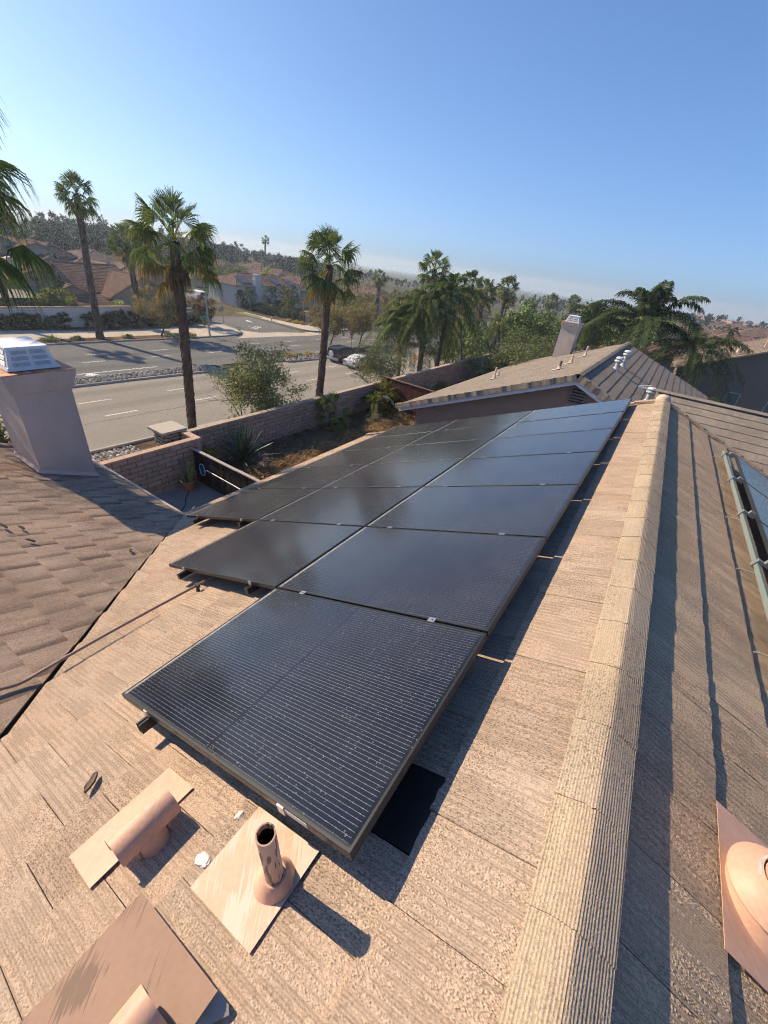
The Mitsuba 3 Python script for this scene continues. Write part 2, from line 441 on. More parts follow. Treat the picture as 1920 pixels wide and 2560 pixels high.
addc('gutter', g, house, 'satin', label='beige gutter along the wing eave')
g = MB()
g.bar(W_EAVE + [.02, .02, -.06], W_EAVE + [-.2, .32, -.1], .012, .16, col=(.42, .34, .26)); g.bar(W_EAVE + [0.02, .05, -.06], W_EAVE + [.25, .5, -.1], .012, .14, col=(.45, .33, .25))
addc('splash_guard', g, house, 'satin', label='bent tan metal guard in the inside gutter corner')
bb = MB()
for i in range(16):
    t0 = -.1 - i * .36
    bb.box((WL - .03, t0 - .38, -.02), (WL + .1, t0 + .0, .035), vary((.42, .27, .2), .08), M=WING)
addc('wing_rake', bb, house)
# ------------------------------------------------------------------ solar panels on the left slope
PO = np.array([0, 0, 5.214])
PN = np.array([-SP, 0, CP]); PD = np.array([-CP, 0, -SP])
PAN = frame(PO, [0, 1.0, 0], PD, PN)
PW, PL, PITCH_A, PITCH_B = 1.153, 1.722, 1.172, 1.742


def panel_colour(p, n, uv):
    u, v = uv.x - .021, uv.y - .026
    cw, ch = .1852, .0928
    cu, cv = u / cw - dr.floor(u / cw), v / ch - dr.floor(v / ch)
    inside = (u > 0) & (u < cw * 6) & (v > 0) & (v < ch * 18)
    base = C3(.007, .009, .019) * (.85 + .3 * crand(dr.floor(u / cw), dr.floor(v / ch), dr.floor(uv.x)))
    b = dr.abs((cu * 10 + .5) - dr.floor(cu * 10 + .5) - .5) * (cw / 10)          # metres to the next ribbon
    line = 1 - sst(.0005, .0011, b)
    gap = dr.maximum(1 - sst(.001, .0022, dr.minimum(cu, 1 - cu) * cw), 1 - sst(.001, .002, dr.minimum(cv, 1 - cv) * ch))
    mid = 1 - sst(.006, .009, dr.abs(v - ch * 9))
    dot = (1 - sst(.0018, .003, b)) * (1 - sst(.0018, .003, dr.abs(v / .0464 - dr.floor(v / .0464) - .5) * .0464))
    k = mk(base, C3(.003, .003, .004), gap)
    k = mk(k, C3(.23, .22, .205), line * (1 - mid) * .85)
    k = mk(k, C3(.45, .44, .42), dot * (1 - mid) * .18)
    return dr.select(inside, k, C3(.006, .006, .007))


def dust_and_edge_shine(p, n, uv):
    big = mikit.fbm(p.x * 1.6 + 3, p.y * 1.6, p.z * 1.6)
    w = .003 + .020 * sst(.42, .68, big)
    run = nz(uv.x * 40, uv.y * 2.2, 4.0)
    speck = sst(.984, .99, crand(dr.floor(p.y * 190), dr.floor(p.x * 190), 2)) * .3 * sst(.3, .6, nz(p.x * 9, p.y * 9, 1.0))
    edge = (1 - sst(.014, .042, 1.722 - uv.y)) * (.5 + .4 * run) + (1 - sst(.012, .03, uv.x)) * .08 + (1 - sst(.012, .03, 1.153 - uv.x)) * .06  # lower edge whitened: real dust plus a painted sunlit frame line
    return dr.minimum(w * (.6 + .8 * run) + speck + edge, 1)


scene['cell_glass'] = {'type': 'twosided', 'b': {'type': 'blendbsdf', 'weight': prc(dust_and_edge_shine),
                       'b0': {'type': 'principled', 'base_color': prc(panel_colour), 'roughness': .13, 'specular': .5},
                       'b1': {'type': 'diffuse', 'reflectance': rgb(.46, .45, .43)}}}
scene['panel_frame'] = {'type': 'twosided', 'b': {'type': 'principled', 'base_color': rgb(.03, .031, .034), 'roughness': .38, 'specular': .5, 'metallic': .3}}


def frame_mesh(w, l, th=.035, lip=.011):
    m = MB()
    m.box((0, 0, -th), (w, lip, 0)); m.box((0, l - lip, -th), (w, l, 0))
    m.box((0, lip, -th), (lip, l - lip, 0)); m.box((w - lip, lip, -th), (w, l - lip, 0))
    return m


def chamfered_frame(w, l, th=.035, lip=.012, c=.0015):
    """Panel frame with a thin bright chamfer on its outer top edge."""
    o, i, b = [(0, 0), (w, 0), (w, l), (0, l)], [(lip, lip), (w - lip, lip), (w - lip, l - lip), (lip, l - lip)], [(c, c), (w - c, c), (w - c, l - c), (c, l - c)]
    rings = [[(x, y, -th) for x, y in o], [(x, y, -c) for x, y in o], [(x, y, 0) for x, y in b], [(x, y, 0) for x, y in i], [(x, y, -th) for x, y in i]]
    v = np.array([p for r in rings for p in r]); f = []
    for k in range(5):
        for j in range(4):
            a, b2 = k * 4 + j, k * 4 + (j + 1) % 4
            c2, d2 = ((k + 1) % 5) * 4 + (j + 1) % 4, ((k + 1) % 5) * 4 + j
            f.append([a, b2, c2, d2])
    return v, np.array(f)


FR = chamfered_frame(PW, PL)
GL = (np.array([[.012, .012, -.002], [PW - .012, .012, -.002], [PW - .012, PL - .012, -.002], [.012, PL - .012, -.002]]), np.array([[0, 1, 2, 3]]))
GUV = GL[0][:, :2] * [PL / PL, 1]
ORD = ['first', 'second', 'third', 'fourth', 'fifth', 'sixth', 'seventh']
ROWN = ['upper row by the ridge', 'middle row', 'lowest row by the eave']
f_key = g_key = None
for row, k0 in ((0, 0), (1, 1), (2, 2)):
    for k in range(k0, 7):
        i = k - k0
        if row == 0 and k == 0: lab = 'nearest black solar panel, alone at the front beside the vent pipe'
        elif k == 6: lab = f'farthest black solar panel of the {ROWN[row]}'
        elif i == 0: lab = f'front black solar panel of the {ROWN[row]}, its rails sticking out'
        else: lab = f'{ORD[i]} black solar panel from the front in the {ROWN[row]}'
        t = thing('solar_panel', lab, 'solar panel', 'black solar panels on the left roof slope')
        M = PAN @ frame([k * PITCH_A + RNG.normal(0, .0012), row * PITCH_B, RNG.normal(0, .0012)], [1, 0, 0], [0, 1, 0], [0, 0, 1])
        if f_key is None:
            f_key = add('frame', FR, 'panel_frame', t, to=tw(M)); g_key = add('glass', GL, 'cell_glass', t, uv=GUV, to=tw(M))
        else:
            again(f_key, 'frame', t, tw(M)); again(g_key, 'glass', t, tw(M))
        if row == 0 and k == 0:
            m = MB(); m.box((-.0012, .20, -.028), (.0, .33, -.006)); add('sticker', xf(M, m.arrays()[0]) if False else (xf(M, m.arrays()[0]), m.arrays()[1]), 'matte', t, col=(.55, .55, .52))
# rails with feet and clamps
for row in range(3):
    for j, bb_ in enumerate((.335, 1.42)):
        b = row * PITCH_B + bb_
        t = thing('mounting_rail', f'dark aluminium rail under the {ROWN[row]}, {("ridge side", "eave side")[j]} of its pair', 'rail', 'rails carrying the solar panels')
        a0 = row * PITCH_A - ((-.03, .06)[j] if row == 0 else (.055, .075)[j])
        m = MB()
        for z0, z1, y0, y1 in ((-.095, -.088, -.02, .02), (-.088, -.04, -.02, -.015), (-.088, -.04, .015, .02), (-.046, -.04, -.015, -.006), (-.046, -.04, .006, .015)):
            m.box((a0, b + y0, z0), (8.2, b + y1, z1), M=PAN)
        add('channel', m, 'black_metal', t)
        m = MB()
        m.box((a0 - .004, b - .022, -.097), (a0, b + .022, -.038), M=PAN); m.box((a0 - .006, b - .006, -.06), (a0 - .004, b + .006, -.045), M=PAN)
        if row: add('end_cap', m, 'black_metal', t)
        for k in range(row, 8):
            aa = k * PITCH_A - .0095
            m = MB()
            if row < k < 7: m.box((aa - .019, b - .022, .0005), (aa + .019, b + .022, .0045), M=PAN); m.box((aa - .006, b - .022, -.04), (aa + .006, b + .022, .0005), M=PAN); m.lathe([(.0075, .0045), (.0075, .011), (.001, .0115)], 6, xf(PAN, [(aa, b, 0)])[0] + PN * 0, axis=PN)
            elif k == row: m.box((aa + .002, b - .018, -.036), (aa + .0085, b + .018, .0015), M=PAN)
            else: continue
            add('clamp', m, 'bare_metal', t)
        for a in np.arange(row * PITCH_A + .35, 8.2, 1.22):
            m = MB(); m.box((a - .02, b + .02, -.19), (a + .02, b + .03, -.05), M=PAN); m.box((a - .025, b - .06, -.19), (a + .025, b + .03, -.18), M=PAN); m.bar(xf(PAN, [(a, b + .025, -.185)])[0], xf(PAN, [(a, b - .16, -.2)])[0], .03, .008, col=None)
            add('roof_hook', m, 'black_metal', t)
# ------------------------------------------------------------------ things on the roof
TC = (.58, .355, .255)      # terracotta coloured paint on the sheet metal


def paint_bsdf(c, bare, amount, rough=.5, stretch=7.0, cut=.56):
    """Weathered paint on sheet metal: soft fading, and brush or scrape streaks where the metal or primer shows."""
    c, bare = C3(*c), C3(*bare)

    def col(p, n, uv):
        f = mikit.fbm(p.x * 5, p.y * 5, p.z * 5)
        q = p.x * .8 + p.y * .6 + .035 * f
        r_ = p.y * .8 - p.x * .6
        s = nz(q * 260, r_ * stretch, 3.0)
        big = mikit.fbm(p.x * 8 + 5, p.y * 8, p.z * 8)
        t = sst(cut, cut + .10, s * .32 + big * .85) * amount
        k = c * (.84 + .32 * f) * (.94 + .12 * nz(p.x * 90, p.y * 90, p.z * 90))
        return mk(k, bare, t)
    return {'type': 'twosided', 'b': {'type': 'principled', 'base_color': prc(col), 'roughness': rough, 'specular': .35}}


scene['terracotta_paint'] = paint_bsdf(TC, (.44, .28, .2), .35, .5, 7, .62)
scene['peeling_paint'] = paint_bsdf((.54, .33, .24), (.53, .45, .385), .75, .55, 6, .53)
scene['brown_sheet'] = paint_bsdf((.235, .14, .098), (.08, .045, .034), .7, .6, 3, .64)
scene['scuffed_pipe'] = {'type': 'twosided', 'b': {'type': 'principled', 'roughness': .5, 'specular': .35, 'base_color': prc(lambda p, n, uv: mk(C3(.48, .31, .23), C3(.06, .045, .04), .9 * sst(.52, .66, .7 * nz(p.x * 150, p.y * 150, p.z * 13) + .35 * nz(p.x * 30, p.y * 30, p.z * 9))))}}


def on_left(y, s, h=0.0):
    """Point on the left slope: y along the ridge, s up the slope from the panel edge, h out of it."""
    return np.array([s * CP, y, s * SP]) + PO + PN * (h - .185)


def sheet(quad_pts, th=.002):
    m = MB(); q = np.asarray(quad_pts); nn = np.cross(q[1] - q[0], q[2] - q[0]); nn /= np.linalg.norm(nn)
    if nn[2] < 0: nn = -nn
    m.prism(q, nn * th)
    return m


t = thing('plumbing_vent_pipe', 'open plumbing vent pipe with scuffed pink paint on a peeling flashing plate', 'vent pipe')
add('flashing_plate', sheet([on_left(.012, -.56, .012), on_left(.012, -.212, .010), on_left(-.302, -.212, .010), on_left(-.302, -.56, .012)]), 'peeling_paint', t)
base, top = np.array([-.195, -.132, 4.935]), np.array([-.212, -.147, 5.335])
ax = (top - base) / np.linalg.norm(top - base)
m = MB(); m.lathe([(.085, -.02), (.066, .02), (.05, .07), (.038, .085), (.031, .085)], 28, base, axis=ax)
add('cone', m, 'terracotta_paint', t, smooth=40)
m = MB(); L = np.linalg.norm(top - base)
m.lathe([(.030, .02), (.030, L), (.0255, L), (.0255, .02)], 28, base, axis=ax)
add('pipe', m, 'scuffed_pipe', t, smooth=40)
m = MB(); m.lathe([(.0252, L - .03), (.0252, .03), (.001, .03)], 20, base, axis=ax); add('bore', m, 'matte', t, col=(.015, .013, .012))


def hood_vent(label, y0, y1, s, h, r, plate, bs):
    t = thing('hood_vent', label, 'roof vent', 'hooded roof vents on the left slope')
    add('flashing_plate', sheet(plate), bs, t)
    n = 15
    a = np.linspace(-.12 * math.pi, 1.12 * math.pi, n)
    v, f = [], []
    for rr in (r, r - .004):
        for y in (y0, y1): v += [on_left(y, s + rr * math.cos(k), h + rr * math.sin(k)) for k in a]
    for j in range(n - 1):
        f += [[j, j + 1, n + j + 1, n + j], [2 * n + j, 3 * n + j, 3 * n + j + 1, 2 * n + j + 1]]
        f += [[j, 2 * n + j, 2 * n + j + 1, j + 1], [n + j, n + j + 1, 3 * n + j + 1, 3 * n + j]]
    add('hood', (v, np.array(f)), 'terracotta_paint', t, smooth=40)
    m = MB(); yc = (y0 + y1) / 2
    m.lathe([(r * .86, -.03), (r * .82, h - .0), (r * .8, h)], 22, on_left(yc, s + .012, 0), axis=PN)
    add('collar', m, 'terracotta_paint', t, smooth=40)
    m = MB()
    for y in (yc - r * .95, yc + r * .95): m.box((-.008, -.004, 0), (.008, .004, h + .01), M=frame(on_left(y, s + .02, 0), PD, [0, 1, 0], PN))
    add('strap', m, 'terracotta_paint', t)
    return t


hood_vent('half-round terracotta hood vent on a plain flashing plate in the left slope', -.405, -.172, -.885, .085, .066,
          [on_left(-.078, -1.15, .012), on_left(-.078, -.93, .008), on_left(-.505, -.93, .008), on_left(-.505, -1.15, .012)], 'terracotta_paint')
hood_vent('terracotta hood vent at the bottom edge on the big scratched brown sheet', -.95, -.515, -.29, .125, .06,
          [on_left(-.405, -.68, .05), on_left(-.405, -.193, .065), on_left(-1.2, -.193, .065), on_left(-1.2, -.68, .05)], 'brown_sheet')
m = MB()
r = np.random.default_rng(4)
pts = [on_left(-.40 - .02 * i + r.normal(0, .004), -.165 + .012 * math.sin(i * 2.2), .012 + .03 * r.random()) for i in range(9)]
pts2 = [p + PD * .045 + PN * (.02 + .02 * r.random()) for p in pts]
m.raw(np.vstack([pts, pts2]), np.array([[i, i + 1, i + 10, i + 9] for i in range(8)]))
add('crumpled_foil', m, 'matte', 'hood_vent_001', col=(.34, .33, .31), label='crumpled torn foil along the upper edge of the sheet')
# flue on the right slope
fb = np.array([1.20, .80, 5.08]); fc = fb + UZ * .0
t = thing('flue_vent', 'pale terracotta metal flue with a storm collar at the right edge', 'flue')
RN = np.array([SP, 0, CP]); RD = np.array([CP, 0, -SP])
def on_right(y, x, h=0.0):
    z = RZ - (x - RX + ROT * y) * SP / CP
    return np.array([x, y, z]) + RN * h
add('flashing_plate', sheet([on_right(1.07, 1.08, .012), on_right(1.07, 1.62, .014), on_right(.55, 1.62, .014), on_right(.55, 1.08, .012)]), 'terracotta_paint', t)
fb = on_right(.80, 1.235, 0)
m = MB(); m.lathe([(.165, -.03), (.15, .02), (.125, .09), (.1, .15), (.082, .2)], 36, fb); add('cone', m, 'terracotta_paint', t, smooth=40)
m = MB(); m.lathe([(.150, .115), (.152, .122), (.118, .165), (.078, .185)], 36, fb); add('storm_collar', m, 'terracotta_paint', t, smooth=30)
m = MB(); m.lathe([(.075, .1), (.075, .62), (.07, .62)], 36, fb); m.box((.07, -.02, .15), (.082, .02, .62), M=frame(fb, [1, 0, 0], [0, 1, 0], UZ)); add('pipe', m, 'terracotta_paint', t, smooth=40)
m = MB(); m.tube([fb + [-.085 * math.cos(k), .085 * math.sin(k), .187 + .004 * math.sin(9 * k)] for k in np.linspace(-.2, 1.3, 10)], .006, 6); add('sealant', m, 'matte', t, col=(.4, .43, .44), label='grey sealant bead on the collar')


def blob(name, label, c, r0, fl, col, seed, cat):
    m = trimesh.creation.icosphere(3, 1.0); v = np.array(m.vertices); rr = np.random.default_rng(seed)
    import meshkit
    v *= (1 + .9 * (meshkit.fbm(v * 2.3 + seed, 3) - .5))[:, None]
    M = frame(c, PD, [0, 1, 0], PN)
    v = v * np.asarray(r0) * [1, 1, fl]
    k = add(name, (xf(M, v), m.faces), 'matte', None, smooth=True, col=col)
    tag(k, label, cat)


blob('sealant_blob', 'small white blob of dried sealant above the peeling flashing plate', on_left(-.05, -.62, .004), (.016, .018, .012), .6, (.62, .6, .56), 3, 'sealant')
blob('sealant_blob', 'larger white splat of dried sealant between hood vent and vent pipe', on_left(-.225, -.606, .005), (.036, .022, .016), .6, (.66, .65, .63), 9, 'sealant')
m = MB()
o, aa, bb2 = on_left(-.315, -1.465, .012), np.array([.0, .72, .0]) * 1, PD
r = np.random.default_rng(8)
pts = [(-.055, -.008), (-.03, -.018), (.0, -.02), (.03, -.012), (.055, .006), (.04, .014), (.01, .012), (-.03, .008)]
dirx = (on_left(-.28, -1.488) - on_left(-.348, -1.441)); dirx /= np.linalg.norm(dirx); diry = np.cross(PN, dirx)
m.prism([o + dirx * x * 1.0 + diry * y + PN * r.normal(.004, .003) for x, y in pts], PN * .012, (.16, .125, .10))
tag(addc('tile_shard', m), 'broken dark chip of tile lying on the left slope', 'shard')
for i, (p, L_, a_) in enumerate((((-4.94, .56, 3.625), .055, .5), ((-5.37, .47, 3.665), .07, .1), ((-4.44, 1.34, 3.30), .05, -.6), ((-5.3, .6, 3.61), .05, .1))):
    m = MB(); WNrm = WING[:3, 2]; M = frame(np.asarray(p), WING[:3, 0] * math.cos(a_) + WING[:3, 1] * math.sin(a_), -WING[:3, 0] * math.sin(a_) + WING[:3, 1] * math.cos(a_), WNrm)
    m.prism(xf(M, [(-L_, -.012, 0), (-L_ * .3, -.02, .004), (L_, -.008, 0), (L_ * .8, .012, .003), (-L_ * .6, .016, 0)]), WNrm * .014, (.10, .08, .07))
    tag(addc('tile_chip', m), ('dark tile chip nearest the valley edge on the left wing slope', 'long dark chip at the left picture edge on the wing slope',
                               'dark chip below the end of the chimney shadow', 'thin dark chip beside the long one on the wing slope')[i] if i != 0 else 'thick dark tile chip standing up in the middle of the wing slope', 'shard', 'chips lying on the wing slope')
# conduit
t = thing('roof_conduit', 'brown painted conduit crossing the valley to the solar rails', 'conduit')
m = MB()
cp = [(-2.70, -1.1, 4.30), (-2.665, -.6, 4.12), (-2.645, -.37, 4.035), (-2.635, -.28, 4.0), (-2.64, -.2, 3.985), (-2.645, -.02, 3.985), (-2.64, .5, 3.985), (-2.60, 1.13, 4.0), (-2.58, 1.9, 4.01)]
cp = np.array(cp); ts = np.linspace(0, len(cp) - 1, 40)
from scipy.interpolate import CubicSpline
cs = CubicSpline(np.arange(len(cp)), cp)
m.tube(cs(ts), .0125, 12, col=(.27, .185, .15)); addc('pipe', m, t, 'satin', smooth=True)
m = MB()
for y in (1.1,):
    m.box((-2.612, y - .012, 3.90), (-2.585, y + .012, 3.985), (.05, .045, .04)); m.box((-2.622, y - .018, 3.982), (-2.575, y + .018, 4.016), (.05, .045, .04))
addc('strut', m, t, 'satin')

# ------------------------------------------------------------------ chimney on the wing


def stucco_bsdf(c, amp=.004, sc=90):
    c = C3(*c)
    h = lambda p, n, uv: amp * mikit.fbm(p.x * sc, p.y * sc, p.z * sc)
    return {'type': 'twosided', 'b': {'type': 'bumpmap', 'arbitrary': prc(h, 2e-3), 'scale': 1.0, 'bsdf': {'type': 'diffuse', 'reflectance': prc(
        lambda p, n, uv: c * (.80 + .40 * mikit.fbm(p.x * 3, p.y * 3, p.z * 1.6)) * (.88 + .24 * nz(p.x * 75, p.y * 75, p.z * 75)))}}}


scene['pink_stucco'] = stucco_bsdf((.56, .48, .425), .016, 70)


def rust(p, n, uv):
    k = mikit.fbm(p.x * 6, p.y * 6, p.z * 6)
    return mk(mk(C3(.42, .15, .065), C3(.55, .26, .13), sst(.35, .65, k)), C3(.5, .4, .36), sst(.62, .75, mikit.fbm(p.x * 11 + 4, p.y * 11, p.z * 9)))


scene['rusty_sheet'] = {'type': 'twosided', 'b': {'type': 'principled', 'base_color': prc(rust), 'roughness': .55, 'specular': .35}}


def band(m, x0, x1, y0, y1, z0, z1, lo, hi, col=None):
    """A frustum band: offset lo at the bottom and hi at the top."""
    v = [[x0 - o if i in (0, 3) else x1 + o, y0 - o if i in (0, 1) else y1 + o, z] for z, o in ((z0, lo), (z1, hi)) for i in range(4)]
    return m.raw(v, [[0, 1, 5, 4], [1, 2, 6, 5], [2, 3, 7, 6], [3, 0, 4, 7], [3, 2, 1, 0], [4, 5, 6, 7]], col)


def chimney(label, x0, x1, y0, y1, zb, zt, bs, sh, steps=((-.33, -.28, 0, .02), (-.28, -.19, .035, .045), (-.19, -.10, .06, .07), (-.10, -.0, .085, .09))):
    t = thing('chimney', label, 'chimney')
    m = MB(); m.box((x0, y0, zb), (x1, y1, zt - .1)); add('shaft', m, bs, t)
    for a, b, lo, hi in steps:
        m = MB(); band(m, x0, x1, y0, y1, zt + a, zt + b - .003, lo, hi); add('corbel', m, bs, t)
    m = MB(); band(m, x0, x1, y0, y1, zt, zt + .012, .10, .095); band(m, x0 + .1, x1 - .1, y0 + .08, y1 - .08, zt + .011, zt + .05, .03, -.01); add('cap_pan', m, 'rusty_sheet', t)
    bx0, bx1, by0, by1, z0, z1, ins = sh
    m = MB(); band(m, bx0, bx1, by0, by1, z0, z1, 0, -ins, (.62, .63, .64)); band(m, bx0, bx1, by0, by1, z1, z1 + .022, -ins + .02, -ins + .012, (.8, .8, .8))
    band(m, bx0, bx1, by0, by1, z0 - .03, z0 + .012, .03, .012, (.6, .6, .6))
    s = addc('shroud', m, t, 'satin')
    # louvres: slots pressed into every side, two columns and three rows
    for side in range(4):
        cs_ = []
        A0, A1 = [((bx1, by0), (bx1, by1)), ((bx1, by1), (bx0, by1)), ((bx0, by1), (bx0, by0)), ((bx0, by0), (bx1, by0))][side]
        A0, A1 = np.array([*A0, z0]), np.array([*A1, z0])
        d_ = (A1 - A0) / np.linalg.norm(A1 - A0); out = np.array([d_[1], -d_[0], 0]); L_ = np.linalg.norm(A1 - A0)
        H = z1 - z0; up = UZ * H - out * ins
        fo = lambda a, b, o: A0 + d_ * (L_ * .5 + (a - .5) * (L_ - 2 * ins * b)) + up * b + out * o
        m = MB()
        for c0, c1 in ((.1, .46), (.54, .9)):
            for rw in (.10, .40, .70):
                for k in range(4):
                    b0 = rw + k * .055
                    m.raw([fo(c0, b0, .003), fo(c1, b0, .003), fo(c1, b0 + .026, .003), fo(c0, b0 + .026, .003)], [[0, 1, 2, 3]], (.06, .06, .065))
                    m.raw([fo(c0, b0 + .03, .002), fo(c1, b0 + .03, .002), fo(c1, b0 + .014, .014), fo(c0, b0 + .014, .014)], [[0, 1, 2, 3]], (.58, .58, .6))
        addc('louvre', m, t, 'satin')
    return t


t = chimney('pink stucco chimney on the left wing with white louvred shroud and rusty cap', -8.42, -7.46, 1.53, 2.29, 2.4, 4.775, 'pink_stucco', (-8.3, -7.53, 1.6, 2.22, 4.83, 5.09, .06))
def wing_z(y): return 2.705 + (2.70 - y) * SP / CP


m = MB(); PF = (.56, .45, .41)
for y0, y1 in ((1.49, 1.53), (2.29, 2.33)):
    lo, hi = (.015, .07) if y1 < 2 else (.07, .015)
    m.raw([(-8.44, y0, wing_z(y0) + lo), (-7.44, y0, wing_z(y0) + lo), (-7.44, y1, wing_z(y1) + hi), (-8.44, y1, wing_z(y1) + hi)], [[0, 1, 2, 3]], PF)
m.raw([(-7.456, 1.5, wing_z(1.5) + .08), (-7.456, 2.32, wing_z(2.32) + .08), (-7.42, 2.32, wing_z(2.32) + .015), (-7.42, 1.5, wing_z(1.5) + .015)], [[0, 1, 2, 3]], PF)
addc('flashing', m, t)

# ------------------------------------------------------------------ second solar array on the right slope
for i in range(4):
    y1 = 6.92 - i * 1.165
    t = thing('solar_panel', ['dark panel at the far end of the right slope array', 'second dark panel from the far end on the right slope', 'third dark panel from the far end on the right slope', 'nearest dark panel of the right slope array'][i], 'solar panel', 'solar panels on the right roof slope')
    v0 = 1.10
    M = RIGHT @ frame([-y1 + 0 * i, v0, .19], [1, 0, 0], [0, 1, 0], [0, 0, 1])
    again(f_key, 'frame', t, tw(M)); again(g_key, 'glass', t, tw(M))
t = thing('mounting_rail', 'pale green aluminium rail with brackets along the right slope array', 'rail')
m = MB()
m.box((-7.2, 1.012, .075), (-2.0, 1.04, .112), (.16, .20, .19), M=RIGHT); m.box((-7.2, 1.045, .05), (-2.0, 1.06, .075), (.17, .17, .165), M=RIGHT)
addc('channel', m, t, 'satin')
for i in range(5):
    u = -7.0 + i * 1.1
    m = MB(); m.box((u - .02, 1.0, .06), (u + .02, 1.055, .14), (.17, .19, .19), M=RIGHT); m.box((u - .02, 1.05, .12), (u + .02, 1.12, .175), (.18, .2, .21), M=RIGHT)
    addc('bracket', m, t, 'satin')
    m = MB(); m.tube(xf(RIGHT, [(u + .15, 1.01, .07), (u + .15, .93, .03), (u + .16, .90, .012)]), .006, 6, col=(.34, .3, .27)); addc('hook', m, t, 'satin')
# ------------------------------------------------------------------ patio, walls and yard below the eave


WX = -10.86


def block_wall(name, label, p0, p1, z0, z1, th, keep, bc, mort, cap_col, side, seed):
    """A wall of long blocks between p0 and p1 (plan); blocks on its camera face are pieces of their own."""
    r = np.random.default_rng(seed)
    t = thing(name, label, 'wall')
    p0, p1 = np.array([*p0, 0.0]), np.array([*p1, 0.0]); L = np.linalg.norm(p1 - p0); d = (p1 - p0) / L; nrm = np.array([d[1], -d[0], 0]) * side
    M = frame(p0, d, nrm, UZ)
    m = MB(); m.box((0, -th, z0 - .4), (L, -.008, z1 - .005), mort, M=M); addc('core', m, t)
    BL, BH = .405, .153
    rows = int((z1 - z0) / BH + .01); bl = []
    for i in range(rows):
        x = -(.2 if i % 2 else 0)
        while x < L:
            a, b = max(x, 0), min(x + BL - .012, L)
            if b - a > .05:
                z = z1 - (i + 1) * BH; o = r.normal(0, .0025)
                c = .010
                v = [(a, -.012, z + .008), (b, -.012, z + .008), (b, -.012, z + BH - .004), (a, -.012, z + BH - .004),
                     (a + c, o, z + .008 + c), (b - c, o, z + .008 + c), (b - c, o, z + BH - .004 - c), (a + c, o, z + BH - .004 - c)]
                f = [[4, 5, 6, 7], [0, 1, 5, 4], [1, 2, 6, 5], [2, 3, 7, 6], [3, 0, 4, 7]]
                w = xf(M, v); bl.append((np.linalg.norm(w.mean(0) - CAM), w, f, vary(bc, .09, r) * [1, 1 + r.normal(0, .02), 1 + r.normal(0, .03)]))
            x += BL
    bl.sort(key=lambda q: q[0])
    for _, w, f, c in bl[:keep]: add('brick', (w, np.array(f)), 'matte', t, col=c)
    if bl[keep:]:
        m = MB()
        for _, w, f, c in bl[keep:]: m.raw(w, f, c)
        addc('brick_field', m, t, 'matte', kind='stuff')
    x = 0; k = 0
    while x < L:
        b = min(x + .4, L); m = MB(); m.box((x + .003, -th - .02, z1), (b - .003, .022, z1 + .055), vary(cap_col, .05, r), M=M); addc('coping', m, t, 'matte'); x = b
    return t


block_wall('patio_wall', 'tan block wall with pinkish coping beside the small patio', (WX, 1.5), (WX, 6.42), -.02, 1.36, .16, 300, (.42, .325, .27), (.15, .115, .1), (.52, .37, .29), 1, 21)
m = MB(); m.box((WX - .75, 6.42, -.4), (WX + .0, 6.58, 1.36), (.42, .32, .27)); m.box((WX - .75, 6.40, 1.36), (WX + .022, 6.60, 1.415), (.54, .39, .31)); addc('return_wall', m, 'patio_wall', 'matte')
block_wall('boundary_wall', 'long reddish block wall between the dry yard and the street slope', (-11.6, 6.58), (-11.6, 42), -.35, 1.30, .16, 300, (.40, .295, .235), (.16, .12, .1), (.47, .37, .29), 1, 22)

# stone pillar behind the corner of the walls
t = thing('stone_pillar', 'stone faced pillar with a flat pale concrete cap behind the wall corner', 'pillar')
PX0, PX1, PY0, PY1 = -12.3, -11.72, 5.92, 6.52
m = MB(); m.box((PX0 + .02, PY0 + .02, -1.2), (PX1 - .02, PY1 - .02, 1.42), (.12, .11, .1)); addc('core', m, t)
r = np.random.default_rng(31)
import meshkit


def pebble(c, rad, seed, sub=1):
    m = trimesh.creation.icosphere(sub, 1.0); v = np.array(m.vertices); q = np.random.default_rng(seed)
    v = v * (1 + q.normal(0, .09, (len(v), 1)))
    return v * rad + c, np.array(m.faces)


for face in range(4):
    for i in range(6):
        for j in range(6):
            a = (j + .5 + (i % 2) * .4) / 6.2; z = .72 + i * .12 + r.normal(0, .01)
            o, dd = [((PX0, PY0), (1, 0)), ((PX1, PY0), (0, 1)), ((PX1, PY1), (-1, 0)), ((PX0, PY1), (0, -1))][face]
            Lf = .58 if face % 2 == 0 else .6
            if a > 1: continue
            c = np.array([o[0] + dd[0] * a * Lf, o[1] + dd[1] * a * Lf, z])
            rad = np.array([.052 if dd[0] else .03, .052 if dd[1] else .03, .055]) * r.uniform(.85, 1.15)
            add('stone', pebble(c, rad, int(r.integers(1e6))), 'matte', t, smooth=True, col=vary((.36, .31, .25), .2, r))
m = MB(); band(m, PX0, PX1, PY0, PY1, 1.42, 1.5, .11, .12, (.5, .45, .38)); addc('cap', m, t, 'matte')

# patio slab and yard soil
def conc(c, s=3.0, crack=False):
    c = C3(*c)
    return diffuse(lambda p, n, uv: c * (.85 + .3 * mikit.fbm(p.x * s, p.y * s, 1.0)) * (.94 + .12 * nz(p.x * 60, p.y * 60, 2.0)))


scene['patio_concrete'] = conc((.30, .285, .27))
scene['walk_concrete'] = conc((.50, .44, .36), .8)
tag(add('patio', (np.array([(WX, -4, 0), (-4.8, -4, 0), (-4.8, 6.3, 0), (WX, 6.3, 0)]), np.array([[0, 1, 2, 3]])), 'patio_concrete'), kind='structure')


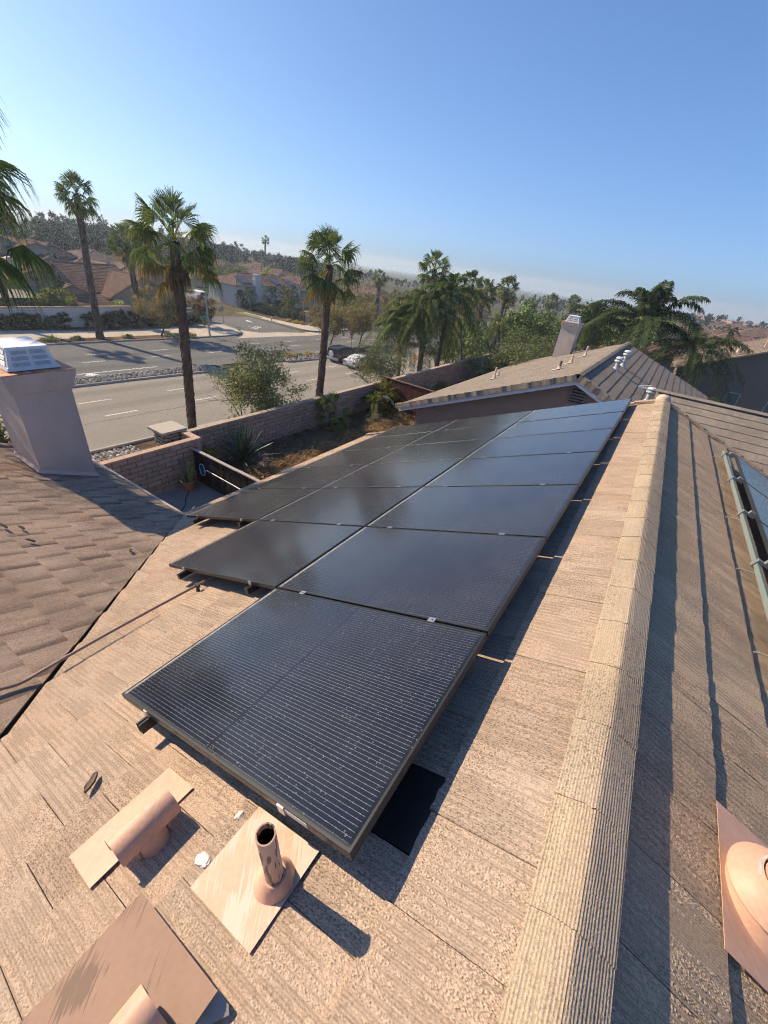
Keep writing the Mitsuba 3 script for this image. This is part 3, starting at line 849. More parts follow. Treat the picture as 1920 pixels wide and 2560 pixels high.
def soil(p, n, uv):
    k = mikit.fbm(p.x * 1.1, p.y * 1.1, 3.0, octaves=4)
    c = mk(C3(.085, .06, .045), C3(.17, .115, .08), sst(.35, .65, k))
    return c * (.7 + .6 * nz(p.x * 22, p.y * 22, 1.0))


scene['soil'] = diffuse(soil)
gx, gy = np.meshgrid(np.linspace(-11.58, -4.5, 40), np.linspace(6.32, 42, 110), indexing='ij')
gz = .08 + .12 * (meshkit.fbm(np.stack([gx * .9, gy * .9, gx * 0], -1), 4) - .5)
gz = np.where(gy > 18, gz - .25 * np.clip((gy - 18) / 4, 0, 1), gz)
def grid_faces(n, m_): i, j = np.meshgrid(np.arange(n - 1), np.arange(m_ - 1), indexing='ij'); return np.stack([i * m_ + j, (i + 1) * m_ + j, (i + 1) * m_ + j + 1, i * m_ + j + 1], -1).reshape(-1, 4)
tag(add('yard_soil', (np.stack([gx, gy, gz], -1).reshape(-1, 3), grid_faces(40, 110)), 'soil', smooth=True), kind='structure')


def blades(centers, n, spread, h, w, cols, seed, lean=.5):
    """Loose grass blades."""
    r = np.random.default_rng(seed); V, F, C = [], [], []
    cs_ = np.asarray(centers)[r.integers(len(centers), size=n)]
    a = r.uniform(0, 2 * np.pi, n); rad = spread * np.sqrt(r.random(n))
    b = cs_ + np.stack([rad * np.cos(a), rad * np.sin(a), np.zeros(n)], 1)
    hh = h * r.uniform(.4, 1.2, n); l = r.normal(0, lean, (n, 2)); ww = w * r.uniform(.6, 1.3, n)
    s = np.stack([np.cos(a + 1), np.sin(a + 1), a * 0], 1) * ww[:, None]
    mid = b + np.c_[l * .35, np.full(n, .6)] * hh[:, None]; tip = b + np.c_[l, np.full(n, .85)] * hh[:, None]
    v = np.stack([b - s, b + s, mid + s * .7, mid - s * .7, tip], 1).reshape(-1, 3); k = np.arange(n)[:, None] * 5
    f = np.vstack([k + [0, 1, 2], k + [0, 2, 3], k + [3, 2, 4]])
    cc = np.asarray(cols)[r.integers(len(cols), size=n)] * r.uniform(.75, 1.25, (n, 1))
    return v, f, np.repeat(cc, 5, 0)


r = np.random.default_rng(40)
cen = [(x, y, .1) for x, y in zip(r.uniform(-10.2, -7.8, 160), r.uniform(7, 19, 160))] + [(x, y, .1) for x, y in zip(r.uniform(-10.2, -8.2, 130), r.uniform(14.5, 18, 130))]
v, f, c = blades(cen, 24000, .3, .19, .007, [(.42, .27, .13), (.5, .35, .18), (.34, .2, .1), (.46, .31, .15)], 41, 1.1)
tag(add('dry_grass', (v, f), 'matte', col=c), 'dry straw coloured grass over the yard soil', 'grass', kind='stuff')
cen = [(x, y, .08) for x, y in zip(r.uniform(-11.5, -9.6, 120), r.uniform(6.6, 18, 120))]
v, f, c = blades(cen, 9000, .35, .12, .006, [(.16, .11, .075), (.2, .135, .09), (.11, .085, .06), (.13, .13, .07)], 42, 1.3)
tag(add('leaf_litter', (v, f), 'matte', col=c), 'brown dead litter on the shaded soil along the block wall', 'litter', kind='stuff')

# dark wooden fence between patio and yard, each board a piece
def board_fence(label, p0, p1, z0, z1, bw, col, rail, seed, nm='wooden_fence', gap=.006):
    r = np.random.default_rng(seed); t = thing(nm, label, 'fence')
    p0, p1 = np.array([*p0, 0.0]), np.array([*p1, 0.0]); L = np.linalg.norm(p1 - p0); d = (p1 - p0) / L; M = frame(p0, d, np.array([-d[1], d[0], 0]), UZ)
    for i in range(int(L / bw)):
        m = MB(); o = r.normal(0, .004); m.box((i * bw, -.01 + o, z0), ((i + 1) * bw - gap, .01 + o, z1 + r.normal(0, .008)), vary(col, .16, r), M=M); addc('board', m, t)
    m = MB()
    for z in (z0 + .25, z1 - .2): m.box((0, .012, z), (L, .05, z + .08), np.asarray(col) * .9, M=M)
    addc('rail', m, t)
    for x in np.arange(0, L + .1, 2.2):
        m = MB(); m.box((x - .05, .012, z0), (x + .05, .11, z1 + .02), np.asarray(col) * 1.1, M=M); addc('post', m, t)
    if rail is not None:
        for a in np.arange(0, L, 2.1):
            m = MB(); m.bar(p0 + d * a + UZ * (z1 + .02 + r.normal(0, .006)), p0 + d * min(a + 2.08, L) + UZ * (z1 + .02 + r.normal(0, .01)), .10, .035, col=rail); addc('cap_board', m, t)
    return t


board_fence('dark weathered wooden fence between patio and dry yard with a pale cap board', (WX + .03, 6.27), (-5.0, 6.27), .02, 1.13, .095, (.055, .042, .036), (.42, .37, .33), 51)
board_fence('reddish brown wooden fence from the block wall to the neighbour house', (-11.45, 17.75), (-7.75, 17.6), -.1, 1.66, .15, (.115, .05, .04), (.22, .14, .11), 52)

# pot with columnar cactus
t = thing('potted_cactus', 'terracotta pot holding a columnar green cactus on the patio', 'potted cactus')
PC = np.array([-10.52, 5.78, 0.0])
m = MB(); m.lathe([(.001, .0), (.14, .0), (.20, .27), (.225, .27), (.225, .34), (.195, .34), (.19, .29), (.001, .28)], 26, PC, (.42, .17, .085)); addc('pot', m, t, smooth=False)
m = MB(); m.lathe([(.19, .285), (.001, .30)], 18, PC, (.1, .07, .05)); addc('soil', m, t)
for (dx, dy, h, rad, lx, ly) in ((.03, .03, .72, .05, .03, .02), (-.02, -.1, .5, .042, -.05, -.12), (.1, .02, .55, .04, .1, .05), (-.06, .07, .42, .04, -.1, .03)):
    m = MB(); n = 10; ang = np.linspace(0, 2 * np.pi, 13)[:-1]
    zs = np.linspace(0, 1, 9); V = []
    for z in zs:
        rr = rad * (1.0 if z < .85 else math.sqrt(max(1 - ((z - .85) / .155) ** 2, .02)))
        V += [PC + [dx + lx * z + rr * (1 + .22 * (k % 2)) * math.cos(a), dy + ly * z + rr * (1 + .22 * (k % 2)) * math.sin(a), .28 + h * z] for k, a in enumerate(ang)]
    m.raw(V, [[i * 12 + j, i * 12 + (j + 1) % 12, (i + 1) * 12 + (j + 1) % 12, (i + 1) * 12 + j] for i in range(8) for j in range(12)], (.2, .25, .1)); addc('stem', m, t)
m = MB(); m.box((-.05, -.06, .33), (.03, -.055, .40), (.75, .75, .72), M=frame(PC + [.02, -.18, 0], [1, .2, 0], [0, 1, 0], UZ)); addc('tag', m, t, label='small white plant tag')
# hose
m = MB()
hp = np.array([(-10.84, 6.1, .03), (-10.55, 6.0, .015), (-10.38, 5.66, .015), (-10.2, 5.5, .015), (-10.09, 5.36, .015), (-9.85, 5.2, .015), (-9.68, 5.02, .015), (-9.4, 4.6, .015), (-9.3, 4.2, .015)])
cs = CubicSpline(np.arange(len(hp)), hp); m.tube(cs(np.linspace(0, len(hp) - 1, 50)), .010, 6, col=(.02, .02, .022))
tag(addc('garden_cable', m, smooth=True), 'thin black cable running across the grey patio slab', 'cable')
# pool net leaning on the fence
t = thing('pool_net', 'blue pool skimmer net on a white pole leaning along the dark fence', 'pool net')
m = MB(); m.tube([(-10.1, 6.17, .68), (-8.9, 6.16, .66), (-7.4, 6.15, .62)], .016, 8, col=(.8, .8, .8)); addc('pole', m, t, 'satin', smooth=True)
m = MB(); ring = [(-10.32 + .13 * math.cos(a), 6.17, .62 + .2 * math.sin(a)) for a in np.linspace(0, 2 * np.pi, 17)]; m.tube(ring, .014, 6, col=(.45, .55, .75)); m.tube([(-10.19, 6.17, .62), (-10.1, 6.17, .68)], .012, 6, col=(.6, .65, .7)); addc('hoop', m, t, 'satin')
m = MB(); m.lathe([(.001, -.05), (.07, -.03), (.115, 0)], 14, (-10.32, 6.18, .62), (.03, .12, .42), axis=(0, -1, 0)); addc('net', m, t)
# ------------------------------------------------------------------ terrain, roads, pavements


def ss(a, b, x): t = np.clip((x - a) / (b - a), 0, 1); return t * t * (3 - 2 * t)


def ground_h(x, y):
    """Height of the open ground: street terrace, pad of our row of houses, hill on the left, plain far off."""
    x, y = np.asarray(x, float), np.asarray(y, float)
    st = -4.2 - .02 * (np.clip(y, -60, 170) - 8) - .017 * (np.clip(y, 170, 7000) - 170)
    st = np.maximum(st, -118 + 0 * y)
    pad = -.25 - .019 * (np.clip(y, 18, 170) - 18) - .019 * (np.clip(y, 170, 7000) - 170)
    pad = np.maximum(pad, -118)
    east = ss(-22.5, -12.2, x)
    g = st * (1 - east) + pad * east
    d = np.hypot(x, y)
    hill = 4.2 * ss(110, 250, -x) * ss(-900, 0, y) * (1 - ss(330, 520, y)) * (1 - .6 * ss(400, 900, -x)) + .9 * ss(61, 95, -x) * (1 - ss(150, 300, y))
    g = g + hill + 2.5 * (meshkit.fbm(np.stack([x / 70, y / 70, x * 0], -1), 3) - .5) * ss(110, 200, d) * (x < -62)
    return g - .06


ax_ = np.concatenate([-np.geomspace(6500, 130, 26), np.linspace(-125, -64, 12), np.linspace(-60, -11.5, 30), [-8, -4, 0, 5, 10, 20, 35, 60], np.geomspace(90, 6500, 20)])
ay_ = np.concatenate([-np.geomspace(6000, 60, 10), np.linspace(-50, 130, 50), np.geomspace(140, 6600, 34)])
gx, gy = np.meshgrid(ax_, ay_, indexing='ij')


def earth(p, n, uv):
    k = mikit.fbm(p.x * .06, p.y * .06, 1.0)
    c = mk(C3(.13, .11, .07), C3(.075, .085, .045), sst(.42, .62, k))
    return c * (.75 + .5 * nz(p.x * 1.3, p.y * 1.3, 2.0))


scene['earth'] = diffuse(earth)
tag(add('ground', (np.stack([gx, gy, ground_h(gx, gy)], -1).reshape(-1, 3), grid_faces(len(ax_), len(ay_))), 'earth', smooth=True), kind='structure')


def asphalt_bsdf(c, seam=True):
    c = C3(*c)

    def col(p, n, uv):
        k = c * (.88 + .24 * mikit.fbm(p.x * .35, p.y * .06, 1.0)) * (.8 + .4 * crand(dr.floor(p.x * 28), dr.floor(p.y * 28), 1))
        wob = .08 * nz(p.y * 1.5, 1.0, 2.0)
        crack = dr.minimum(dr.abs(p.x + 28.45 + wob), dr.abs(p.x + 45.6 + wob))
        k = k * (1 - .55 * (1 - sst(.03, .06, crack)))
        stain = dr.minimum(dr.minimum(dr.abs(p.x + 30.9), dr.abs(p.x + 34.5)), dr.minimum(dr.abs(p.x + 41.4), dr.abs(p.x + 44.9)))
        return k * (1 - .14 * (1 - sst(.3, .9, stain)))
    return diffuse(col)


scene['asphalt'] = asphalt_bsdf((.30, .275, .235))
scene['dark_asphalt'] = asphalt_bsdf((.175, .172, .165))


scene['lawn_grass'] = diffuse(lambda p, n, uv: mk(C3(.13, .19, .03), C3(.22, .27, .05), nz(p.x * 1.5, p.y * 1.5, 1.0)) * (.7 + .6 * nz(p.x * 12, p.y * 12, 1.0)))


def strip(x0, x1, y0, y1, dz, n=40, zf=street_z):
    ys = np.linspace(y0, y1, n)
    v = np.array([[x, y, zf(y) + dz] for y in ys for x in (x0, x1)])
    return v, np.array([[2 * i, 2 * i + 1, 2 * i + 3, 2 * i + 2] for i in range(n - 1)])


tag(add('road', strip(-36.5, -24.2, -60, 230, 0), 'asphalt'), kind='structure')
tag(add('road', strip(-51.4, -38.2, -60, 230, .0), 'dark_asphalt'), kind='structure')
tag(add('side_street', (np.array([(-51.0, 42.3, street_z(42.3) + .006), (-50, 53.4, street_z(53.4) + .006), (-63.2, 55.1, street_z(55.1) + .006), (-80, 55.4, street_z(55) + .05), (-150, 60, street_z(55) + 1.2), (-150, 48.5, street_z(50) + 1.2), (-80, 46.5, street_z(47) + .05), (-55, 43.9, street_z(43.9) + .006)]), np.array([[0, 1, 2, 7], [7, 2, 3, 6], [6, 3, 4, 5]])), 'dark_asphalt'), kind='structure')


def kerbed(name, pts, h, mat, kc=(.42, .39, .34), face=None):
    """A raised pavement or island with a flat top; pts is its outline in plan, counted anticlockwise."""
    g = Polygon(pts)
    m = MB(); n = len(pts)
    top = [(x, y, street_z(y) + h) for x, y in pts]; lo = [(x, y, street_z(y) - .1) for x, y in pts]
    for i in range(n):
        j = (i + 1) % n; m.raw([lo[i], lo[j], top[j], top[i]], [[0, 1, 2, 3]], kc)
    v2, f2 = trimesh.creation.triangulate_polygon(g, engine='earcut')
    m.raw([(x, y, street_z(y) + h) for x, y in v2], f2, kc)
    k = new_key(name)
    return m, k


def flat(name, pts, h, bs, col=None, kind='structure', zf=street_z):
    g = Polygon(pts).segmentize(8.0)
    v2, f2 = trimesh.creation.triangulate_polygon(g, engine='earcut')
    k = add(name, ([(x, y, zf(y) + h) for x, y in v2], f2), bs, col=col)
    if kind: labels[k] = {'kind': kind}
    return k


def kerb(name, line, w, h, col, zf=street_z):
    line = [np.array(p, float) for p in line]
    m = MB()
    P_ = [np.array([x, y, zf(y)]) for x, y in line]
    for a, b in zip(P_, P_[1:]): m.bar(a + UZ * (h / 2 - .1), b + UZ * (h / 2 - .1), w, h + .2, col=vary(col, .05))
    k = addc(name, m); labels[k] = {'kind': 'structure'}


KC = (.43, .40, .35)
kerb('kerb', [(-24.1, y) for y in np.linspace(-50, 200, 60)], .16, .15, KC)
kerb('kerb', [(-51.45, y) for y in np.linspace(-50, 38, 20)] + [(-51.9, 40.3), (-53.2, 42.2), (-55.5, 43.3), (-60, 44.1), (-80, 46.2)], .16, .15, KC)
kerb('kerb', [(-51.4, y) for y in np.linspace(200, 58, 20)] + [(-51.9, 56.3), (-53.5, 55.6), (-63.2, 55.6), (-80, 55.9)], .16, .15, KC)
flat('pavement', [(-51.5, -50), (-51.5, 38), (-52, 40.2), (-53.3, 42), (-55.5, 43.1), (-60, 43.9), (-80, 46), (-80, 44.2), (-62.5, 42.5), (-59.5, 38), (-57.6, 33), (-57.2, 24), (-58.4, 18), (-60.5, 8), (-60.5, -50)], .13, 'walk_concrete')
flat('pavement', [(-51.4, 200), (-51.4, 58), (-52, 56.5), (-53.5, 55.8), (-80, 56.1), (-80, 58.1), (-66, 58.0), (-58.5, 58.8), (-56.5, 61), (-54, 66), (-53.4, 200)], .13, 'walk_concrete')
flat('planting_strip', [(-51.55, -50), (-51.55, 31.5), (-53.4, 31.5), (-53.4, -50)], .137, 'soil')
flat('planter_bed', [(-57.25, 24), (-57.65, 33), (-59.5, 38), (-61.5, 41.5), (-66, 42), (-66, -50), (-60.4, -50), (-60.4, 8), (-58.4, 18)], .14, 'soil')
flat('planter_bed', [(-56.6, 61.2), (-58.6, 59), (-66, 58.2), (-80, 58.3), (-80, 60.5), (-62, 61.5), (-58, 66), (-56, 120), (-54, 120)], .14, 'soil')
for p in ([(-64.6, 56.15), (-80, 56.2), (-80, 57.3), (-66, 57.2), (-64.8, 56.8)], [(-80, 58.9), (-80, 60.6), (-92, 61.2), (-92, 59.4)]):
    flat('lawn', p, .142, 'lawn_grass')
# concrete cross gutter at the mouth of the side street
flat('cross_gutter', [(-49.9, 38.9), (-51.0, 40.6), (-53.0, 42.6), (-55.2, 43.7), (-52.7, 45.6), (-52.5, 49.5), (-51.2, 53.0), (-51.8, 55.4), (-49.5, 56.5), (-48.9, 53), (-49.6, 46)], .010, 'walk_concrete')
# median: cobbled island with kerbs
med = [(-36.55, -50), (-36.45, 17), (-36.2, 24), (-36.6, 26.4), (-37.4, 27), (-38.0, 26.4), (-38.15, 24), (-38.3, 14), (-38.3, -50)]
med2 = [(-35.9, 200), (-35.9, 40), (-36.2, 35.6), (-37, 34.6), (-38.2, 35.2), (-38.6, 40), (-38.9, 43), (-38.9, 200)]
for mm in (med, med2):
    kerb('median_kerb', mm, .15, .16, KC); flat('median', mm, .12, 'soil')


def cobble_field(name, label, x0, x1, y0, y1, zf, size, seed, keepf=None, cols=((.42, .37, .30), (.34, .3, .25), (.5, .46, .4), (.28, .25, .22))):
    r = np.random.default_rng(seed); V, F, C = [], [], []; n = 0
    for yy in np.arange(y0, y1, size * 1.02):
        for xx in np.arange(x0, x1, size * .95):
            p = (xx + r.uniform(-.25, .25) * size, yy + r.uniform(-.25, .25) * size)
            if keepf and not keepf(*p): continue
            a, b, h = size * r.uniform(.42, .6), size * r.uniform(.38, .52), size * r.uniform(.3, .48)
            t = r.uniform(0, np.pi); k = np.arange(6) * np.pi / 3
            ex, ey = np.cos(k) * a, np.sin(k) * b
            ring = np.stack([ex * np.cos(t) - ey * np.sin(t), ex * np.sin(t) + ey * np.cos(t)], 1)
            z = zf(*p)
            v = np.vstack([np.c_[p + ring, np.full(6, z - .02)], np.c_[p + ring * .72, np.full(6, z + h * .8)], [[*p, z + h]]])
            j = np.arange(6); j2 = (j + 1) % 6
            V.append(v); F.append(np.vstack([np.stack([j, j2, j2 + 6], 1), np.stack([j, j2 + 6, j + 6], 1), np.stack([j + 6, j2 + 6, j * 0 + 12], 1)]) + n); n += 13
            C.append(np.tile(np.asarray(cols[int(r.integers(len(cols)))]) * r.uniform(.8, 1.2), (13, 1)))
    k = add(name, (np.vstack(V), np.vstack(F)), 'matte', smooth=True, col=np.vstack(C)); tag(k, label, name.replace('_', ' '), kind='stuff')


def bank_z(x, y):
    return float(ground_h(x, y)) + .06


cobble_field('median_cobbles', 'round pale cobbles set along the road median', -38.1, -36.6, 8, 27, lambda x, y: street_z(y) + .14, .3, 61, lambda x, y: y < 25.8)
cobble_field('slope_cobbles', 'pale river cobbles covering the slope between kerb and patio wall', -23.7, -14, 2.5, 10.4, lambda x, y: bank_z(x, y) + .02, .24, 62, None, ((.56, .5, .42), (.48, .43, .36), (.6, .56, .5), (.4, .36, .3)))
cobble_field('median_cobbles', 'grey cobbles around the shrubs on the farther part of the median', -38.5, -36.1, 35.3, 44, lambda x, y: street_z(y) + .14, .4, 63)
tag(add('bank', (lambda xs, ys: (np.array([(x, y, bank_z(x, y) + .012) for x in xs for y in ys]), grid_faces(len(xs), len(ys))))(np.linspace(-24.0, -11.8, 20), np.linspace(-40, 120, 50)), 'soil', smooth=True), kind='structure')

# painted markings, 4 mm above the road
PAINT = (.72, .70, .66)


def mark(pts, name='road_marking', dz=.005):
    m = MB(); z0 = [(x, y, street_z(y) + dz) for x, y in pts]
    m.poly(z0, PAINT)
    k = addc(name, m); labels[k] = {'kind': 'structure'}; return k


for x in (-29.35, -32.55):
    y = 11.6 + (0 if x > -30 else -.15) - 6.5 * 4
    while y < 150:
        mark([(x - .06, y), (x + .06, y), (x + .06, y + 2.2), (x - .06, y + 2.2)]); y += 6.5
for x in (-43.55, -46.3):
    y = 16.6 + (0 if x > -45 else 1.6) - 6.5 * 5
    while y < 150:
        mark([(x - .06, y), (x + .06, y), (x + .06, y + 2.0), (x - .06, y + 2.0)]); y += 6.5
mark([(-39.95, 8.0), (-39.8, 8.0), (-39.8, 21.5), (-39.95, 21.5)]); mark([(-52.9, 45.7), (-52.5, 45.7), (-52.5, 49.2), (-52.9, 49.2)])
# turn arrow: shaft, bend and head
mark([(-38.75, 15.35), (-38.5, 15.35), (-38.5, 17.5), (-38.75, 17.5)]); mark([(-39.3, 15.3), (-38.45, 15.3), (-38.45, 15.65), (-39.3, 15.65)])
mark([(-39.2, 14.85), (-39.2, 16.1), (-40.0, 15.5)])
# bicycle symbol of the side street: two wheels, frame and bars
def ring(cx, cy, r0, r1, n=14):
    m = MB()
    for i in range(n):
        a, b = 2 * np.pi * i / n, 2 * np.pi * (i + 1) / n
        m.poly([(cx + r * math.cos(t), cy + r * math.sin(t), street_z(cy) + .014) for r, t in ((r0, a), (r1, a), (r1, b), (r0, b))], PAINT)
    k = addc('road_marking', m); labels[k] = {'kind': 'structure'}
ring(-56.0, 47.2, .42, .58); ring(-57.3, 49.0, .42, .58)
for a, b in (((-56.0, 47.2), (-57.0, 47.6)), ((-57.0, 47.6), (-57.3, 49.0)), ((-56.0, 47.2), (-56.5, 48.6)), ((-56.5, 48.6), (-57.3, 49.0)), ((-56.5, 48.6), (-57.0, 47.6)), ((-57.9, 47.5), (-57.0, 47.6)), ((-56.1, 48.9), (-56.8, 48.5))):
    a, b = np.array(a), np.array(b); d = (b - a) / np.linalg.norm(b - a); q = np.array([-d[1], d[0]]) * .06
    mark([tuple(a - q), tuple(a + q), tuple(b + q), tuple(b - q)], dz=.014)
mark([(-63.9, 51.0), (-63.6, 52.0), (-61.2, 51.4), (-61.3, 51.1)], dz=.014)
# ------------------------------------------------------------------ plants
GREEN = np.array([(.125, .165, .045), (.085, .125, .035), (.16, .195, .055), (.065, .10, .03)])


LEAF_GAIN = 2.6


class LeafMB:
    def __init__(self): self.V, self.F, self.C, self.n = [], [], [], 0
    def add(self, v, f, c):
        v = np.asarray(v, float); self.V.append(v); self.F.append(np.asarray(f, int) + self.n); self.n += len(v)
        self.C.append(np.tile(c, (len(v), 1)) if np.ndim(c) == 1 else np.asarray(c))
    def put(self, name, parent, bsdf='leaf', **k): return add(name, (np.vstack(self.V), np.vstack(self.F)), bsdf, parent, col=np.vstack(self.C), **k)


def fan_frond(L, o, d, pet, R, droop, col, tipc, r, nseg=26, dead=False, spread=1.95, young=False, hang0=.2):
    """One fan palm frond: arching stalk, a pleated fan of blades with hanging tips."""
    d = np.asarray(d, float) / np.linalg.norm(d)
    t = np.linspace(0, 1, 6)
    curve = np.asarray(o) + d * (t * pet)[:, None] + np.array([0, 0, -1.0]) * (droop * pet * .45 * t ** 2)[:, None]
    T_ = curve[-1] - curve[-2]; T_ /= np.linalg.norm(T_)
    s = np.cross(T_, [0, 0, 1.0]); s = s / (np.linalg.norm(s) + 1e-9); nrm = np.cross(s, T_)
    w = .022 + .012 * R
    v = np.concatenate([np.stack([c - s * w * (1 - .5 * k), c + s * w * (1 - .5 * k)]) for c, k in zip(curve, t)])
    f = [[2 * i, 2 * i + 1, 2 * i + 3] for i in range(5)] + [[2 * i, 2 * i + 3, 2 * i + 2] for i in range(5)]
    L.add(v, f, np.asarray(col) * (1.5 if not dead else 1.0) * [1.15, .95, .9])
    e = curve[-1]
    a = np.linspace(-spread, spread, nseg) + r.normal(0, .02, nseg)
    ln = R * (.70 + .30 * np.cos(a * .8)) * r.uniform(.88, 1.1, nseg)
    wd = R * spread * .5 / nseg * 1.05
    cup = nrm * ((.22 if young else -.38) * np.abs(a) ** 1.2)[:, None]
    dir1 = np.cos(a)[:, None] * T_ + np.sin(a)[:, None] * s + cup
    side = -np.sin(a)[:, None] * T_ + np.cos(a)[:, None] * s + nrm * (.5 * np.where(np.arange(nseg) % 2, 1, -1))[:, None]
    p1 = e + dir1 * (ln * .48)[:, None]
    hang = np.clip(hang0 + r.uniform(-.1, .3, nseg), 0, .95) if not dead else r.uniform(.7, 1.0, nseg)
    dn = np.array([0, 0, -1.0])
    p2 = p1 + (dir1 * (1 - hang)[:, None] + dn * hang[:, None] * .8) * (ln * .26)[:, None]
    p3 = p2 + (dir1 * ((1 - hang) * .45)[:, None] + dn * (.45 + hang)[:, None]) * (ln * .30 * r.uniform(.6, 1.5, nseg))[:, None]
    v = np.stack([np.repeat(e[None], nseg, 0), p1 - side * wd, p1 + side * wd, p2 - side * wd * .5, p2 + side * wd * .5, p3 - side * .004, p3 + side * .004], 1).reshape(-1, 3)
    k = np.arange(nseg)[:, None] * 7
    f = np.vstack([k + [0, 1, 2], k + [1, 3, 4], k + [1, 4, 2], k + [3, 5, 6], k + [3, 6, 4]])
    c0 = np.asarray(col) * r.uniform(.75, 1.25, (nseg, 1)); tc_ = np.repeat(np.asarray(tipc)[None], nseg, 0)
    cc = np.stack([c0, c0, c0, c0 * .7 + tc_ * .3, c0 * .7 + tc_ * .3, tc_, tc_], 1).reshape(-1, 3)
    L.add(v, f, cc)


def palm_trunk(base, top, r0, r1, r, boots=True, sides=14, bend=0.0, per=.16):
    base, top = np.asarray(base, float), np.asarray(top, float); H = np.linalg.norm(top - base)
    n = max(8, int(H / per)); t = np.linspace(0, 1, n)
    bow = np.array([r.normal(), r.normal(), 0]) * bend * H
    c = base + (top - base) * t[:, None] + bow * (np.sin(t * np.pi))[:, None]
    ang = np.arange(sides) * 2 * np.pi / sides
    rad = (r0 + (r1 - r0) * t + .35 * r0 * np.exp(-t * H / .35))[:, None] * (1 + (.16 if boots else .05) * (r.random((n, sides)) - .4))
    if boots: rad = rad * (1 + .10 * ((np.arange(n)[:, None] + (np.arange(sides)[None] % 2)) % 2))
    else: rad = rad * (1 + .05 * (np.arange(n)[:, None] % 2))
    v = np.stack([c[:, None, 0] + rad * np.cos(ang), c[:, None, 1] + rad * np.sin(ang), np.repeat(c[:, 2:3], sides, 1) + .05 * (r.random((n, sides)) - .5)], -1).reshape(-1, 3)
    f = np.array([[i * sides + j, i * sides + (j + 1) % sides, (i + 1) * sides + (j + 1) % sides, (i + 1) * sides + j] for i in range(n - 1) for j in range(sides)])
    col = (np.array([.115, .085, .068]) if boots else np.array([.17, .145, .12])) * r.uniform(.55, 1.35, (n, sides, 1))
    return (v, f), col.reshape(-1, 3)


def fan_palm(label, base, top, R, seed, n=30, r0=.19, r1=.15, seg=26, parts=True, group='fan palms along the street', boots=True, skirt=10, pet=.95, yellow=.0, name='fan_palm', stalks=0, up=1.45, low=.5):
    r = np.random.default_rng(seed); base, top = np.asarray(base, float), np.asarray(top, float)
    t = thing(name, label, 'palm tree', group)
    H = np.linalg.norm(top - base)
    tm, tc = palm_trunk(base, top, r0, r1, r, boots, sides=14 if parts else 8, bend=.008, per=.16 if parts else .5)
    add('trunk', tm, 'matte', t, col=tc)
    L = LeafMB()
    for i in range(n):
        q = (i + .5) / n; el = up - (up + low) * q + r.normal(0, .15); az = i * 2.39996 + r.normal(0, .3)
        d = np.array([math.cos(az) * math.cos(el), math.sin(az) * math.cos(el), math.sin(el)])
        c = GREEN[int(r.integers(4))] * r.uniform(.85, 1.25) * (1 + .25 * (1 - q)); tip = (.24, .19, .08) if r.random() < .35 + yellow else c * 1.2
        if q > .82 and r.random() < .5 + yellow: c = np.array([.22, .165, .05]); tip = (.34, .24, .09)
        young = q < .22
        if True:
            if parts: L = LeafMB()
            fan_frond(L, top + UZ * (.2 - .45 * q), d, R * pet * r.uniform(.42, .6) * (.8 if young else 1), R * r.uniform(.42, .54) * (.9 if young else 1), .12 + .6 * q, c, tip, r, int(seg * 1.35), spread=.9 if young else r.uniform(1.5, 2.0), young=young, hang0=.05 + .5 * q)
            if parts: L.put('frond', t)
    if not parts: L.put('crown', t)
    if skirt:
        L = LeafMB()
        for i in range(skirt):
            az = r.uniform(0, 2 * np.pi); el = -r.uniform(.9, 1.35); d = np.array([math.cos(az) * math.cos(el), math.sin(az) * math.cos(el), math.sin(el)])
            fan_frond(L, top - UZ * r.uniform(.2, .6), d, R * .26, R * .34, .6, np.array([.2, .145, .085]) * r.uniform(.7, 1.2), (.24, .18, .11), r, max(10, seg // 2), True)
        L.put('dead_skirt', t)
    if stalks:
        m = MB()
        for i in range(stalks):
            az = r.uniform(0, 2 * np.pi); k = np.linspace(0, 1, 9); Ls = R * r.uniform(1.0, 1.35)
            p = top + np.stack([math.cos(az) * Ls * k, math.sin(az) * Ls * k, .9 * Ls * k * .6 - .75 * Ls * k ** 2.2], 1)
            m.tube(p, .012 * (1.2 - k), 4, cap=False, col=(.3, .23, .13))
            for kk in (.55, .7, .82, .95):
                q = top + np.array([math.cos(az) * Ls * kk, math.sin(az) * Ls * kk, .9 * Ls * kk * .6 - .75 * Ls * kk ** 2.2])
                for _ in range(5): m.tube([q, q + [r.normal(0, .12), r.normal(0, .12), -.12 - .2 * r.random()], q + [r.normal(0, .16), r.normal(0, .16), -.4 - .2 * r.random()]], .005, 3, cap=False, col=(.33, .25, .15))
        addc('flower_stalk', m, t)
    return t


